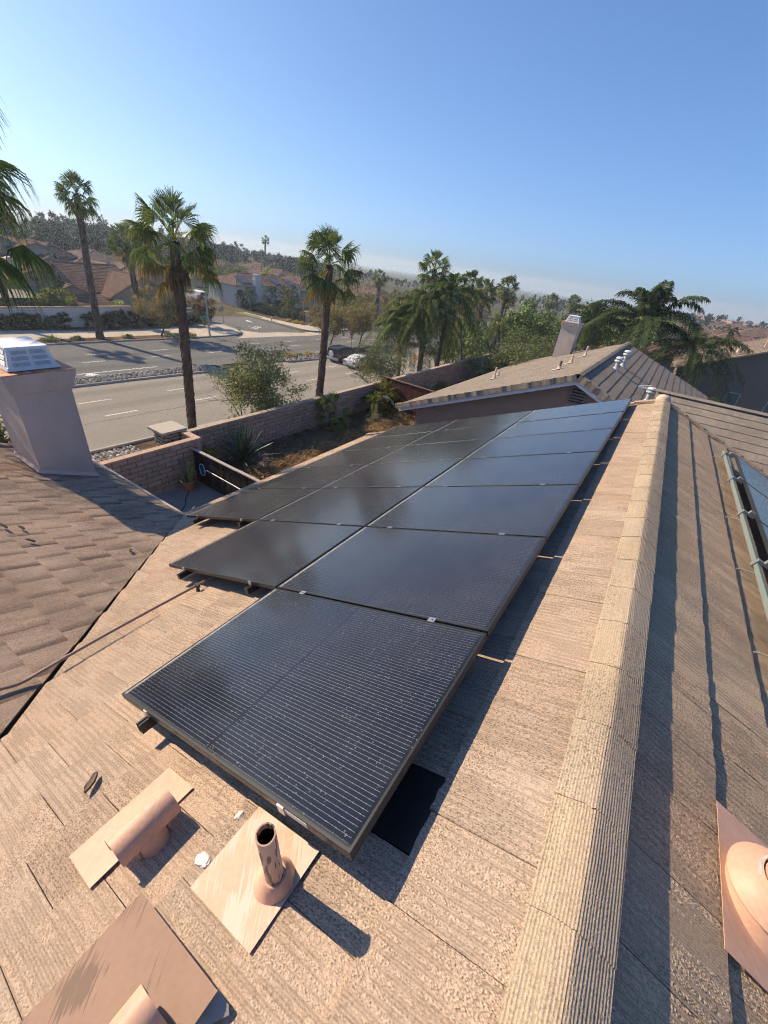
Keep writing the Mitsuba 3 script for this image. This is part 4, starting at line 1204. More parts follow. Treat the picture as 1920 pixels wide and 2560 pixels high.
def feather_frond(L, o, d, length, droop, col, r, n=46, leaf=.5, w=.022, tipc=None, curl=.9):
    """One feather palm frond: a long arching rib with two rows of hanging leaflets."""
    d = np.asarray(d, float) / np.linalg.norm(d); t = np.linspace(0, 1, 14)
    c = np.asarray(o) + d * (length * t)[:, None] + np.array([0, 0, -1.0]) * (droop * length * t ** 2.1)[:, None]
    T_ = np.gradient(c, axis=0); T_ /= np.linalg.norm(T_, axis=1, keepdims=True)
    s = np.cross(T_, [0, 0, 1.0]); s /= np.linalg.norm(s, axis=1, keepdims=True) + 1e-9; nr = np.cross(s, T_)
    ww = .03 * (1 - .85 * t)[:, None]
    v = np.stack([c - s * ww, c + s * ww], 1).reshape(-1, 3)
    f = [[2 * i, 2 * i + 1, 2 * i + 3] for i in range(13)] + [[2 * i, 2 * i + 3, 2 * i + 2] for i in range(13)]
    L.add(v, f, np.asarray(col) * 1.5)
    k = np.linspace(.14, .995, n); k = np.repeat(k, 2) + r.normal(0, .004, 2 * n); sg = np.tile([-1.0, 1.0], n)
    k = np.clip(k, .1, 1); i0 = np.minimum((k * 13).astype(int), 12); fr = (k * 13 - i0)[:, None]
    lp = lambda a: a[i0] * (1 - fr) + a[i0 + 1] * fr
    p, tt, sd, nn = lp(c), lp(T_), lp(s), lp(nr)
    ln = leaf * (.55 + .9 * np.sin(np.clip(k, 0, 1) * np.pi * .85 + .25)) * .72 * r.uniform(.8, 1.2, 2 * n)
    dl = sd * sg[:, None] * .8 + tt * .55 + nn * r.uniform(-.1, .5, (2 * n, 1)); dl /= np.linalg.norm(dl, axis=1, keepdims=True)
    m1 = p + dl * (ln * .5)[:, None] + np.array([0, 0, -1.0]) * (ln * .1 * curl)[:, None]
    e = m1 + dl * (ln * .35)[:, None] + np.array([0, 0, -1.0]) * (ln * .42 * curl * r.uniform(.6, 1.4, 2 * n))[:, None]
    sw = tt * w
    v = np.stack([p - sw * .6, p + sw * .6, m1 - sw, m1 + sw, e], 1).reshape(-1, 3); q = np.arange(2 * n)[:, None] * 5
    f = np.vstack([q + [0, 1, 3], q + [0, 3, 2], q + [2, 3, 4]])
    cc = np.asarray(col) * r.uniform(.75, 1.3, (2 * n, 1))
    if tipc is not None: cc = np.where(r.random((2 * n, 1)) < .25, np.asarray(tipc), cc)
    L.add(v, f, np.repeat(cc, 5, 0))


def feather_palm(label, base, top, length, seed, n=18, r0=.17, r1=.13, leaf=.55, nl=46, group='feather palms', parts=True, col=None, tip=None, name='feather_palm', up=1.2, low=-.35, boots=False, droop=.55, w=.022):
    r = np.random.default_rng(seed); base, top = np.asarray(base, float), np.asarray(top, float)
    t = thing(name, label, 'palm tree', group)
    tm, tc = palm_trunk(base, top, r0, r1, r, boots, 12 if parts else 8, .01, .2 if parts else .5); add('trunk', tm, 'matte', t, col=tc)
    L = LeafMB()
    for i in range(n):
        q = (i + .5) / n; el = up - (up - low) * q + r.normal(0, .12); az = i * 2.39996 + r.normal(0, .3)
        d = np.array([math.cos(az) * math.cos(el), math.sin(az) * math.cos(el), math.sin(el)])
        c = (GREEN[int(r.integers(4))] if col is None else np.asarray(col)) * r.uniform(.8, 1.25)
        if parts: L = LeafMB()
        feather_frond(L, top, d, length * r.uniform(.8, 1.1), droop + .25 * q + r.uniform(-.1, .15), c, r, nl, leaf, w, tip)
        if parts: L.put('frond', t)
    if not parts: L.put('crown', t)
    return t


def leaf_cloud(centers, radii, n, size, cols, seed, flat=.8, dens=None, out=.6):
    """Leaves spread through clumps: two-triangle leaves with random lie."""
    r = np.random.default_rng(seed); centers = np.asarray(centers, float); radii = np.asarray(radii, float)
    p = (radii ** 2 if dens is None else np.asarray(dens, float)); p = p / p.sum()
    i = r.choice(len(centers), n, p=p)
    u = r.normal(0, 1, (n, 3)); u /= np.linalg.norm(u, axis=1, keepdims=True)
    c = centers[i] + u * (radii[i] * r.random(n) ** out)[:, None] * [1, 1, flat]
    a = r.normal(0, 1, (n, 3)); a /= np.linalg.norm(a, axis=1, keepdims=True)
    b = np.cross(a, u + r.normal(0, .6, (n, 3))); b /= np.linalg.norm(b, axis=1, keepdims=True)
    s = size * r.uniform(.6, 1.35, n)[:, None]
    v = np.stack([c - a * s, c - b * s * .42, c + a * s, c + b * s * .42], 1).reshape(-1, 3)
    k = np.arange(n)[:, None] * 4; f = np.vstack([k + [0, 1, 2], k + [0, 2, 3]])
    cl = r.uniform(.72, 1.28, len(centers))[i][:, None]
    cc = LEAF_GAIN * np.asarray(cols)[r.integers(len(cols), size=n)] * cl * r.uniform(.75, 1.25, (n, 1))
    return v, f, np.repeat(cc, 4, 0)


def branches(m, p, d, ln, rad, depth, r, ends, spread=.55, col=(.10, .08, .065), lift=.15):
    n = 4; pts = [p]
    for _ in range(n):
        d = d + r.normal(0, .12, 3) + [0, 0, .03]; d = d / np.linalg.norm(d); pts.append(pts[-1] + d * ln / n)
    m.tube(pts, np.linspace(rad, rad * .62, n + 1), 6 if depth > 1 else 4, cap=False, col=col)
    ends.append((pts[-1], depth)); ends.append((pts[2], depth))
    if depth == 0: return
    for _ in range(int(r.integers(2, 4))):
        q = d + r.normal(0, spread, 3) + [0, 0, lift]; q /= np.linalg.norm(q)
        branches(m, pts[-1 - int(r.integers(0, 2))], q, ln * r.uniform(.62, .85), rad * .58, depth - 1, r, ends, spread, col, lift)


def tree(label, base, H, W, seed, n=6000, size=.06, cols=GREEN, name='broadleaf_tree', trunk_h=.28, stems=1, clumps=70, flat=.8, depth=3, group=None, thick=.03, cat='tree', gap=.55, spread=.55, bark=(.10, .08, .065)):
    r = np.random.default_rng(seed); base = np.asarray(base, float)
    t = thing(name, label, cat, group)
    m = MB(); ends = []
    for i in range(stems):
        d = np.array([r.normal(0, .12 if stems == 1 else .45), r.normal(0, .12 if stems == 1 else .45), 1.0]); d /= np.linalg.norm(d)
        branches(m, base - UZ * .1, d, H * trunk_h + .1, H * thick / math.sqrt(stems), depth, r, ends, spread, bark)
    addc('trunk', m, t)
    cc = base + UZ * (H * .62); pts = np.array([e for e, dd in ends if dd < depth])
    # clumps at the branch ends, kept inside an uneven envelope
    cen = []
    for _ in range(clumps * 6):
        if len(cen) >= clumps: break
        if r.random() < gap and len(pts): q = pts[int(r.integers(len(pts)))] + r.normal(0, .06 * W, 3)
        else:
            u = r.normal(0, 1, 3); u /= np.linalg.norm(u); q = cc + u * np.array([W * .5, W * .5, H * .38]) * r.random() ** .4
        e = (q - cc) / np.array([W * .5, W * .5, H * .42])
        if np.linalg.norm(e) < 1.0 + .18 * math.sin(5 * math.atan2(e[1], e[0]) + seed) and q[2] > base[2] + H * .16: cen.append(q)
    if not cen: cen = [cc]
    v, f, c = leaf_cloud(cen, r.uniform(.07, .17, len(cen)) * W, n, size, cols, seed + 1, flat)
    add('crown', (v, f), 'leaf', t, col=c)
    return t


def bush(label, c, rx, ry, rz, seed, n=900, size=.05, cols=GREEN, name='shrub', cat='shrub', group=None, base=None):
    r = np.random.default_rng(seed); t = thing(name, label, cat, group)
    u = r.normal(0, 1, (26, 3)); u /= np.linalg.norm(u, axis=1, keepdims=True); u[:, 2] = np.abs(u[:, 2])
    cen = np.asarray(c, float) + u * np.array([rx, ry, rz]) * (r.random((26, 1)) ** .35) * .8
    v, f, cc = leaf_cloud(cen, np.full(26, .38 * min(rx, ry, rz * 1.4)) * r.uniform(.7, 1.3, 26), n, size, cols, seed + 1, .85)
    add('foliage', (v, f), 'leaf', t, col=cc)
    m = MB()
    for i in range(9):
        a = r.uniform(0, 6.28); m.tube([np.asarray(c, float) + [0, 0, -.1], cen[i]], [.02 * max(rx, .4), .008], 4, cap=False, col=(.11, .085, .06))
    addc('stem', m, t)
    return t


# -- palms of the street
fan_palm('big fan palm at the left picture edge, only its right fronds in view', (-14.2, 2.6, -1.2), (-14.0, 2.75, 7.5), 2.75, 101, n=34, r0=.2, r1=.17, stalks=4, group=None, seg=30, pet=1.1, yellow=-.6)
fan_palm('leaning fan palm with a thin dark trunk left of the tall dark palm', (-60.0, 17.2, -4.1), (-62.3, 18.6, 8.6), 2.4, 102, n=30, r0=.33, r1=.25, parts=False, group=None, seg=18)
fan_palm('tall dark fan palm with a round crown on the far side of the street', (-52.9, 22.74, -4.4), (-53.1, 23.75, 8.7), 2.35, 103, n=40, r0=.33, r1=.27, parts=True, group=None, seg=18, skirt=16, yellow=-.1)
fan_palm('large sunlit fan palm with a rough trunk beside the stone pillar', (-18.5, 11.0, -2.7), (-18.5, 11.4, 6.45), 2.4, 104, n=34, r0=.2, r1=.2, skirt=10, group=None, stalks=3, yellow=.1)
fan_palm('large fan palm in the middle with a rough trunk behind the block wall', (-18.5, 20.65, -2.9), (-18.5, 21.3, 6.15), 2.6, 105, n=34, r0=.24, r1=.2, skirt=10, group=None, stalks=4, seg=26)
fan_palm('fan palm behind the large sunlit palm, its trunk ending in the dark hedge', (-59.0, 30.7, -4.6), (-59.0, 30.9, 4.9), 2.9, 106, n=36, r0=.36, r1=.3, parts=True, seg=16, skirt=12, group=None, yellow=.2)
fan_palm('slim very tall fan palm alone above the far roofs', (-132.0, 117.5, -6.2), (-138.1, 124.0, 7.9), 2.1, 107, n=26, r0=.35, r1=.25, parts=False, seg=10, skirt=0, group=None)
fan_palm('fan palm with a ragged brown skirt in the middle distance, right of the middle palm', (-56.7, 82.0, -5.8), (-58.8, 85.0, 3.3), 2.3, 108, n=34, r0=.4, r1=.35, parts=False, seg=12, skirt=22, group=None)
fan_palm('tall fan palm rising behind the feather palms', (-25.3, 47.5, -4.5), (-26.4, 49.5, 6.6), 2.75, 109, n=36, r0=.28, r1=.22, parts=True, seg=20, skirt=14, group=None, stalks=3)
for i, (x, y, z, R_, lab) in enumerate(((-28.4, 66.3, 5.2, 2.5, 'left palm of the close trio of fan palms behind the feather palms'), (-24.7, 62.7, 4.6, 2.4, 'middle palm of the close trio of fan palms behind the feather palms'),
                                        (-25.3, 73.6, 5.2, 2.6, 'right palm of the trio, the tallest, against the sky'), (-24.1, 84.4, 2.2, 2.2, 'short fan palm with hanging tan flower stalks beside the distant road'),
                                        (-28.2, 116.5, 3.0, 2.5, 'distant fan palm left of the neighbour chimney top'), (-25.9, 131.3, 3.0, 2.6, 'distant fan palm just above the neighbour chimney'))):
    fan_palm(lab, (x + .3, y - 1, street_z(y) + .2), (x, y, z), R_, 110 + i, n=38, r0=.3, r1=.24, parts=i < 4, seg=14, skirt=22, group='fan palms in the distant row', yellow=.05)
for i, (x, y, z) in enumerate(((-33, 98, 2.6), (-30, 150, 3.0), (-37, 88, 2.0))):
    fan_palm(('small fan palm between the trio and the short palm', 'farthest fan palm of the distant row', 'half hidden fan palm left of the trio')[i], (x, y, street_z(y)), (x, y, z), 2.3, 130 + i, n=28, parts=False, seg=10, skirt=14, group='fan palms in the distant row')
# -- feather palms
QG = (.12, .155, .055)
feather_palm('big feather palm with drooping fronds right of the middle, over the block wall', (-14.4, 27.2, -.9), (-15.4, 28.3, 4.1), 4.1, 141, n=30, leaf=.75, nl=58, col=QG, group=None, droop=.7, up=1.35, low=-.5, w=.038)
feather_palm('second feather palm standing against the first, its trunk leaning left', (-15.0, 25.2, -1.0), (-16.2, 27.0, 3.2), 3.4, 142, n=22, leaf=.7, nl=50, col=QG, group=None, droop=.75, low=-.5, w=.038)
feather_palm('feather palm behind the first two, with taller fronds', (-13.8, 28.6, -.9), (-14.6, 30.5, 5.2), 3.7, 143, n=26, leaf=.7, nl=50, col=(.085, .125, .042), group=None, droop=.6, w=.036)
feather_palm('yellow green feather palm with dry orange flower stalks', (-13.0, 32.2, -.8), (-15.6, 35.2, 3.3), 3.3, 144, n=18, leaf=.55, nl=38, col=(.16, .18, .04), tip=(.3, .2, .05), group=None, droop=.7, w=.026)
feather_palm('feather palm right of the yellow green one with a bent trunk', (-11.2, 36, -.8), (-13.2, 38.5, 3.0), 3.0, 145, n=16, leaf=.5, nl=36, col=(.10, .13, .04), group=None, droop=.7, w=.026)
feather_palm('low feather palm left of the neighbour chimney', (-9.5, 40.5, -1), (-9.8, 41, 1.9), 2.3, 146, n=18, leaf=.5, nl=36, col=QG, group=None, droop=.75, w=.026)
feather_palm('huge dark feather palm rising behind the neighbour roof', (-2.2, 40.5, -.8), (-2.2, 41.0, 4.9), 5.6, 147, n=30, leaf=1.05, nl=84, r0=.25, r1=.22, col=(.075, .10, .045), group=None, droop=.42, up=1.45, low=-.05, w=.036)
feather_palm('dark feather palm left of the huge one behind the neighbour roof', (-6.2, 43, -.8), (-6.2, 43.4, 3.9), 4.6, 148, n=28, leaf=.9, nl=54, col=(.055, .08, .033), group=None, droop=.55, up=1.35, low=-.2, w=.03)
feather_palm('dark feather palm right of the huge one, fronds over the far roof', (1.6, 39.2, -.9), (1.8, 39.6, 3.7), 4.4, 149, n=26, leaf=.85, nl=54, col=(.052, .076, .03), group=None, droop=.5, up=1.15, low=-.3, w=.03)
feather_palm('low feather palm between neighbour roof and taupe house wall', (2.4, 29.5, -.8), (2.6, 29.0, 1.9), 2.2, 150, n=14, leaf=.5, nl=40, col=(.06, .075, .03), group=None, droop=.55, up=.9, w=.026)
feather_palm('small orange tinged feather palm peeking over the neighbour ridge', (-3.4, 33.5, -.8), (-3.4, 33.5, 2.9), 1.6, 151, n=12, leaf=.4, nl=30, col=(.30, .17, .035), group=None, droop=.6, w=.026)
for i, (x, y, z, ln, lab) in enumerate(((-75.4, 60.6, -2.3, 1.5, 'young palm at the left end of the clipped hedge'), (-72.6, 60.6, -1.9, 1.6, 'young palm second from the left along the clipped hedge'),
                                        (-68.5, 62.5, -.8, 2.1, 'palm standing before the white house windows'), (-63.4, 62.3, -2.2, 2.2, 'yellow green palm at the right of the white house'))):
    feather_palm(lab, (x, y, -5.2), (x, y, z), ln * 1.05, 160 + i, n=16, r0=.14, r1=.1, leaf=.5, nl=20, parts=True, col=((.06, .09, .035), (.06, .09, .035), (.055, .08, .04), (.16, .17, .04))[i], group='palms in front of the white house', w=.05)
feather_palm('small lone palm on the far right roofs', (7, 89, -1.5), (7.1, 89.3, 3.7), 1.7, 170, n=12, leaf=.5, nl=14, parts=False, col=(.05, .065, .03), group=None, w=.06)

# -- trees and shrubs
OLIVE = np.array([(.12, .125, .05), (.09, .10, .04), (.16, .155, .07), (.075, .085, .035)])
tree('airy olive green bushy tree leaning over the block wall beside the pillar palm', (-13.6, 11.5, -.7), 4.4, 4.1, 201, n=15000, size=.055, cols=OLIVE, stems=4, depth=3, clumps=120, trunk_h=.3, gap=.85, thick=.022, bark=(.16, .13, .11))
tree('wispy pale green tree in front of the parked silver car', (-14.6, 22.6, -1.0), 3.9, 4.0, 202, n=8000, size=.055, cols=np.array([(.15, .15, .06), (.11, .12, .045), (.18, .17, .08), (.1, .1, .05)]), stems=4, depth=3, clumps=110, trunk_h=.3, gap=.85, thick=.018, bark=(.17, .13, .12))
RUST = np.array([(.10, .09, .03), (.07, .085, .025), (.15, .085, .035), (.085, .09, .03), (.17, .10, .05)])
tree('round street tree with reddish leaf tips left of the pillar palm trunk', (-52.6, 29.7, -4.6), 6.0, 4.6, 203, n=6500, size=.13, cols=RUST, clumps=90, thick=.02, gap=.5)
tree('dark reddish street tree beside the street lamp', (-58.7, 40.0, -4.8), 5.0, 4.2, 204, n=5000, size=.13, cols=np.array([(.075, .06, .035), (.05, .05, .025), (.11, .06, .045)]), clumps=70, thick=.02, gap=.5)
tree('dense round street tree right behind the middle palm trunk', (-42.4, 50.0, -5.0), 6.0, 6.4, 205, n=9500, size=.14, cols=RUST, clumps=110, thick=.02, gap=.5)
tree('second dense street tree right of the middle palm', (-41.4, 56.0, -5.2), 6.4, 6.2, 206, n=8500, size=.14, cols=RUST, clumps=110, thick=.02, gap=.5)
tree('thin reddish street tree between the round tree and the palm trunk', (-58.8, 31.4, -4.7), 5.0, 2.6, 207, n=2500, size=.12, cols=RUST, clumps=40, thick=.018)
tree('third street tree behind the wispy pale one', (-40.5, 66, -5.4), 7.0, 6.5, 208, n=7500, size=.16, cols=RUST, clumps=90, thick=.02)
tree('leafy green garden tree behind the white wall under the tan gable', (-62.4, 22.9, -4.3), 3.9, 4.9, 209, n=5000, size=.12, cols=np.array([(.09, .10, .025), (.12, .125, .03), (.06, .075, .02)]), clumps=80, stems=3, trunk_h=.2)
tree('light green feathery bush behind the wall beside the thin palm trunk', (-62, 29.6, -4.3), 2.6, 3.4, 210, n=2600, size=.1, cols=np.array([(.17, .19, .06), (.13, .16, .05)]), stems=3, trunk_h=.2, clumps=50)
tree('dark green street tree left of the white house', (-84, 63.4, -5), 6.6, 6.4, 211, n=5000, size=.17, cols=np.array([(.06, .075, .03), (.08, .09, .035)]), clumps=80)
tree('bright green round tree just above the white house roof', (-96.6, 86.3, -5.5), 6.8, 4.4, 212, n=4000, size=.17, cols=np.array([(.14, .17, .02), (.18, .2, .03), (.09, .12, .02)]), clumps=70)
tree('pale yellowish tree behind the white house chimney', (-108.6, 87.6, -5.5), 7.4, 4.0, 213, n=3000, size=.18, cols=np.array([(.14, .15, .06), (.1, .12, .05)]), clumps=60)
tree('dark tree behind the bright green round tree', (-110, 101.4, -5.5), 7.6, 5.2, 214, n=3200, size=.2, cols=np.array([(.05, .065, .03), (.07, .085, .03)]), clumps=60)
tree('dark dense tree at the foot of the hill', (-96, 74, -5.2), 8.0, 7.5, 215, n=4500, size=.2, cols=np.array([(.04, .05, .025), (.055, .065, .03)]), clumps=90)
tree('grey green shrubby tree behind the far edge of the neighbour roof', (-9.4, 29.5, -.8), 3.9, 5.2, 216, n=9000, size=.075, cols=np.array([(.085, .095, .04), (.11, .115, .05), (.06, .07, .03)]), stems=4, clumps=120, trunk_h=.22)
tree('second grey green shrubby tree near the neighbour chimney', (-10.2, 36.5, -.9), 4.2, 5.0, 217, n=7000, size=.085, cols=np.array([(.07, .085, .035), (.1, .105, .05), (.055, .065, .03)]), stems=4, clumps=100, trunk_h=.22)
tree('shaded green shrub tree below the neighbour chimney', (-8.2, 34.2, -.9), 3.6, 4.0, 218, n=5000, size=.08, cols=np.array([(.06, .075, .03), (.08, .09, .035)]), stems=4, clumps=80, trunk_h=.22)
tree('leafy bush at the left picture edge beyond the wing roof', (-13.4, 2.2, -1.1), 5.0, 2.6, 219, n=6000, size=.06, cols=OLIVE, stems=3, clumps=80)
# dense belt of trees that reads as one mass
def wood(name, label, spots, cols, seed, leaf=.2, per=1500):
    r = np.random.default_rng(seed); V, F, C, n = [], [], [], 0
    for x, y, h, w in spots:
        z = float(ground_h(x, y)); kk = 16; u = r.normal(0, 1, (kk, 3)); u /= np.linalg.norm(u, axis=1, keepdims=True)
        cen = np.array([x, y, z + h * .58]) + u * np.array([w * .42, w * .42, h * .34]) * (r.random((kk, 1)) ** .4)
        v, f, c = leaf_cloud(cen, np.full(kk, w * .16) * r.uniform(.7, 1.3, kk), per, leaf, np.asarray(cols) * r.uniform(.75, 1.3), int(r.integers(1e9)), .85)
        V.append(v); F.append(f + n); C.append(c); n += len(v)
        m = MB(); m.tube([(x, y, z - .3), (x + r.normal(0, .2), y, z + h * .55)], [.16, .07], 5, cap=False, col=(.1, .08, .065)); v, f = m.arrays(); V.append(v); F.append(f + n); C.append(m.colors()); n += len(v)
    tag(add(name, (np.vstack(V), np.vstack(F)), 'matte', col=np.vstack(C) * [.9, .95, .9]), label, 'woods', kind='stuff')


rr_ = np.random.default_rng(700)
wood('green_belt', 'dense dark green belt of trees behind the neighbour house and along the distant road', [((-26 + 25 * rr_.random()) * (.75 + y / 200), y, rr_.uniform(4.4, 6.8), rr_.uniform(5, 8)) for y in np.linspace(47, 190, 80)], np.array([(.06, .08, .028), (.09, .11, .035), (.07, .085, .035)]), 701)
wood('tree_row', 'reddish green mass of street trees across the far part of the road', [(-43 - 20 * rr_.random() - .12 * y, y, rr_.uniform(5, 7.5), rr_.uniform(5, 8)) for y in np.linspace(64, 190, 30)], RUST, 702)
bush('bright lime green bush beside the neighbour roof eave', (-9.4, 20.6, -.1), 1.0, 1.0, .9, 221, 2200, .06, np.array([(.22, .27, .03), (.28, .32, .05), (.15, .2, .03)]))
bush('small yellow green bush behind the dark patio fence', (-11.2, 7.0, .15), .5, .45, .95, 222, 1200, .04, np.array([(.10, .12, .02), (.15, .16, .03), (.06, .08, .02)]))
for i, (x, y, rx, rz, c_, lab) in enumerate(((-52.5, 18.0, 1.3, .5, 0, 'low dark green shrub at the far kerb next to the tall dark palm'), (-52.6, 20.4, .8, .42, 0, 'smaller low shrub at the far kerb nearer the tall palm'), (-52.5, 25.6, .7, .4, 0, 'grey green shrub at the far kerb right of the tall palm'),
                                             (-52.0, 30.7, 1.1, .5, 0, 'low shrub behind the pillar palm trunk at the kerb'), (-51.9, 33.1, 1.0, .45, 0, 'flat green shrub right of the pillar palm trunk at the kerb'),
                                             (-37.8, 37.2, .8, .55, 1, 'orange tinged shrub on the median'), (-37.6, 40.2, .7, .5, 1, 'second orange tinged shrub on the median by the dark car'), (-37.7, 38.7, .9, .35, 0, 'low green ground shrub between the two median shrubs'),
                                             (-60.6, 57.6 + 1.6, .8, .6, 1, 'yellow flowering shrub beside the yellow hydrant'), (-59.0, 59.4, .8, .6, 1, 'second yellow flowering shrub of the row by the hydrant'), (-57.8, 59.9, .8, .55, 1, 'third yellow flowering shrub of the row'), (-56.4, 60.9, .7, .6, 1, 'last yellow flowering shrub by the wall pillar'),
                                             (-59.7, 36.4, 1.0, .7, 2, 'yellow flowered shrub under the reddish street tree'), (-59.6, 38.2, .9, .65, 2, 'second yellow flowered shrub under the reddish street tree'), (-58.2, 33.5, 1.4, .8, 0, 'dark shrub in the planter behind the pillar palm trunk'), (-59.8, 41.0, 1.2, .9, 0, 'dark shrub at the corner of the planter'))):
    bush(lab, (x, y, street_z(y) + .15), rx, rx, rz, 230 + i, 700, .09, (np.array([(.07, .08, .035), (.1, .105, .045)]), np.array([(.2, .15, .04), (.12, .12, .04), (.26, .17, .05)]), np.array([(.2, .18, .03), (.08, .09, .03)]))[c_], group='low shrubs along the street')

# agave clump by the fence
def agave(label, c, n, ln, w, seed, col, name='agave', el0=.15):
    r = np.random.default_rng(seed); t = thing(name, label, 'agave')
    for i in range(n):
        az, el = i * 2.39996, el0 + (1.5 - el0) * (i + .5) / n + r.normal(0, .08)
        d = np.array([math.cos(az) * math.cos(el), math.sin(az) * math.cos(el), math.sin(el)]); l = ln * r.uniform(.75, 1.1)
        s = np.cross(d, [0, 0, 1.0]); s /= np.linalg.norm(s) + 1e-9; u = np.cross(s, d)
        k = np.linspace(0, 1, 6); wd = w * np.array([.55, .8, 1, .85, .5, .02])
        mid = np.asarray(c) + d * (k * l)[:, None] - np.array([0, 0, 1]) * (.10 * l * k ** 2 * math.cos(el))[:, None]
        v = np.concatenate([np.stack([q - s * b, q - u * b * .35, q + s * b]) for q, b in zip(mid, wd)])
        f = [[3 * a + j, 3 * a + j + 1, 3 * a + 4 + j, 3 * a + 3 + j] for a in range(5) for j in range(2)]
        add('leaf', (v, np.array(f)), 'satin', t, col=np.asarray(col) * r.uniform(.75, 1.3))
    return t


agave('large spiky dark green agave behind the patio fence', (-10.75, 8.05, .25), 62, 1.35, .05, 261, (.055, .08, .045))
agave('small upright bright green spiky plant in the dry yard', (-10.35, 15.4, .1), 9, 1.0, .035, 262, (.14, .16, .05), el0=1.1)
for i, (x, y, h, lab) in enumerate(((-11.05, 13.2, 1.5, 'scruffy young fan palm against the block wall'), (-10.6, 16.0, 1.6, 'young feather palm with a bleached dead frond by the block wall'))):
    if i == 0: fan_palm(lab, (x, y, 0), (x, y, .8), 1.15, 265, n=18, r0=.1, r1=.12, seg=16, skirt=8, group=None, name='young_palm')
    else:
        t_ = feather_palm(lab, (x, y, 0), (x, y, .9), 1.35, 266, n=12, r0=.08, r1=.06, leaf=.3, nl=28, col=(.10, .12, .035), group=None, name='young_palm', w=.02)
        L = LeafMB(); feather_frond(L, (x, y, 1.1), (.7, .5, .5), 1.3, .95, np.array([.5, .46, .4]), np.random.default_rng(5), 30, .25, .02); L.put('dead_frond', t_, label='bleached hanging dead frond')
feather_palm('bushy young feather palm in front of the reddish fence', (-10.9, 18.9 - 1.6, 0), (-10.9, 17.2, 1.0), 1.7, 267, n=16, r0=.1, r1=.07, leaf=.35, nl=30, col=(.12, .13, .035), tip=(.26, .16, .05), group=None, name='young_palm', w=.022)
for i, (x, y, h, lab) in enumerate(((-10.0, 14.9, .9, 'spindly grey green shrub in the dry yard'), (-10.9, 10.4, .9, 'dead brown shrub against the block wall'), (-9.75, 8.15, .7, 'dry seed head plant beside the agave'), (-11.0, 11.9, .7, 'withered weed at the foot of the block wall'))):
    tree(lab, (x, y, .05), h, h * 1.1, 270 + i, n=(700, 250, 400, 200)[i], size=.025, cols=(np.array([(.12, .12, .07)]), np.array([(.12, .09, .06)]), np.array([(.3, .22, .15)]), np.array([(.13, .1, .07)]))[i], stems=6, depth=2, clumps=30, trunk_h=.35, thick=.012, cat='shrub', name='dry_shrub', gap=1.0)
for i in range(7):
    x, y = (-10.3, -10.8, -11.2, -9.6, -11.6 + .5, -8.8, -9.9)[i], (19.6, 21.4, 23.0, 22.2, 24.6, 23.5, 25)[i]
    bush(('dark leafy bush by the wall beyond the reddish fence', 'whitish flowering bush beyond the reddish fence', 'green bush at the base of the feather palms', 'low green bush next to the lime bush', 'bush under the leaning feather palm', 'rounded bush along the neighbour eave', 'dense bush behind the lime bush')[i], (x, y, -.3), .8, .8, .9, 280 + i, 1000, .06, np.array([(.06, .075, .025), (.09, .1, .035)]) if i != 1 else np.array([(.07, .08, .04), (.3, .3, .26)]), group='bushes beyond the reddish fence')
# rocks by the palms
for i, (x, y, s_) in enumerate(((-9.9, 26.8, .42), (-9.3, 27.6, .3), (-10.4, 27.4, .3))):
    m = trimesh.creation.icosphere(2, 1.0); v = np.array(m.vertices); v = v * (1 + .35 * (meshkit.fbm(v * 1.7 + i * 3, 3) - .5))[:, None] * s_ * [1, 1, .7]
    tag(add('boulder', (v + [x, y, -.25], m.faces), 'matte', smooth=False, col=vary((.42, .33, .24), .08)), ('pale boulder largest of three below the feather palms', 'smaller pale boulder right of the largest', 'pale boulder left of the largest')[i], 'rock', 'boulders below the feather palms')
# ------------------------------------------------------------------ houses


scene['pale_pane'] = {'type': 'twosided', 'b': {'type': 'principled', 'base_color': rgb(.15, .2, .19), 'roughness': .08, 'specular': .6}}


def slope(parent, eL, eR, rL, rR, bs, name='roof', step=.045, exp=.38):
    """A tiled slope from the eave line to the ridge line, its courses stepped."""
    eL, eR, rL, rR = (np.asarray(p, float) for p in (eL, eR, rL, rR))
    n = max(3, int(np.linalg.norm((rL + rR - eL - eR) / 2) / exp))
    N = np.cross(eR - eL, (rL + rR) / 2 - (eL + eR) / 2); N /= np.linalg.norm(N)
    if N[2] < 0: N = -N
    d = (eR - eL) / np.linalg.norm(eR - eL); V, F, U = [], [], []
    for i in range(n):
        a, b = i / n, (i + 1) / n
        L0, R0, L1, R1 = eL + (rL - eL) * a, eR + (rR - eR) * a, eL + (rL - eL) * b, eR + (rR - eR) * b
        k = len(V); V += [L0, R0, L0 + N * step, R0 + N * step, L1, R1]
        F += [[k, k + 1, k + 3, k + 2], [k + 2, k + 3, k + 5, k + 4]]
        sh = .16 * (i % 2)
        U += [((p - eL) @ d + sh + 50, (i + .5) * .36) for p in V[-6:]]
    return add(name, (np.array(V), np.array(F)), bs, parent, uv=np.array(U))


def ridge(parent, a, b, col, w=.22, name='ridge'):
    a, b = np.asarray(a, float), np.asarray(b, float); L = np.linalg.norm(b - a); n = max(2, int(L / .42)); m = MB()
    for i in range(n): m.bar(a + (b - a) * i / n + UZ * (.03 + .015 * (i % 2)), a + (b - a) * (i + .97) / n + UZ * .05, w, .07, col=vary(col, .1))
    addc(name, m, parent)


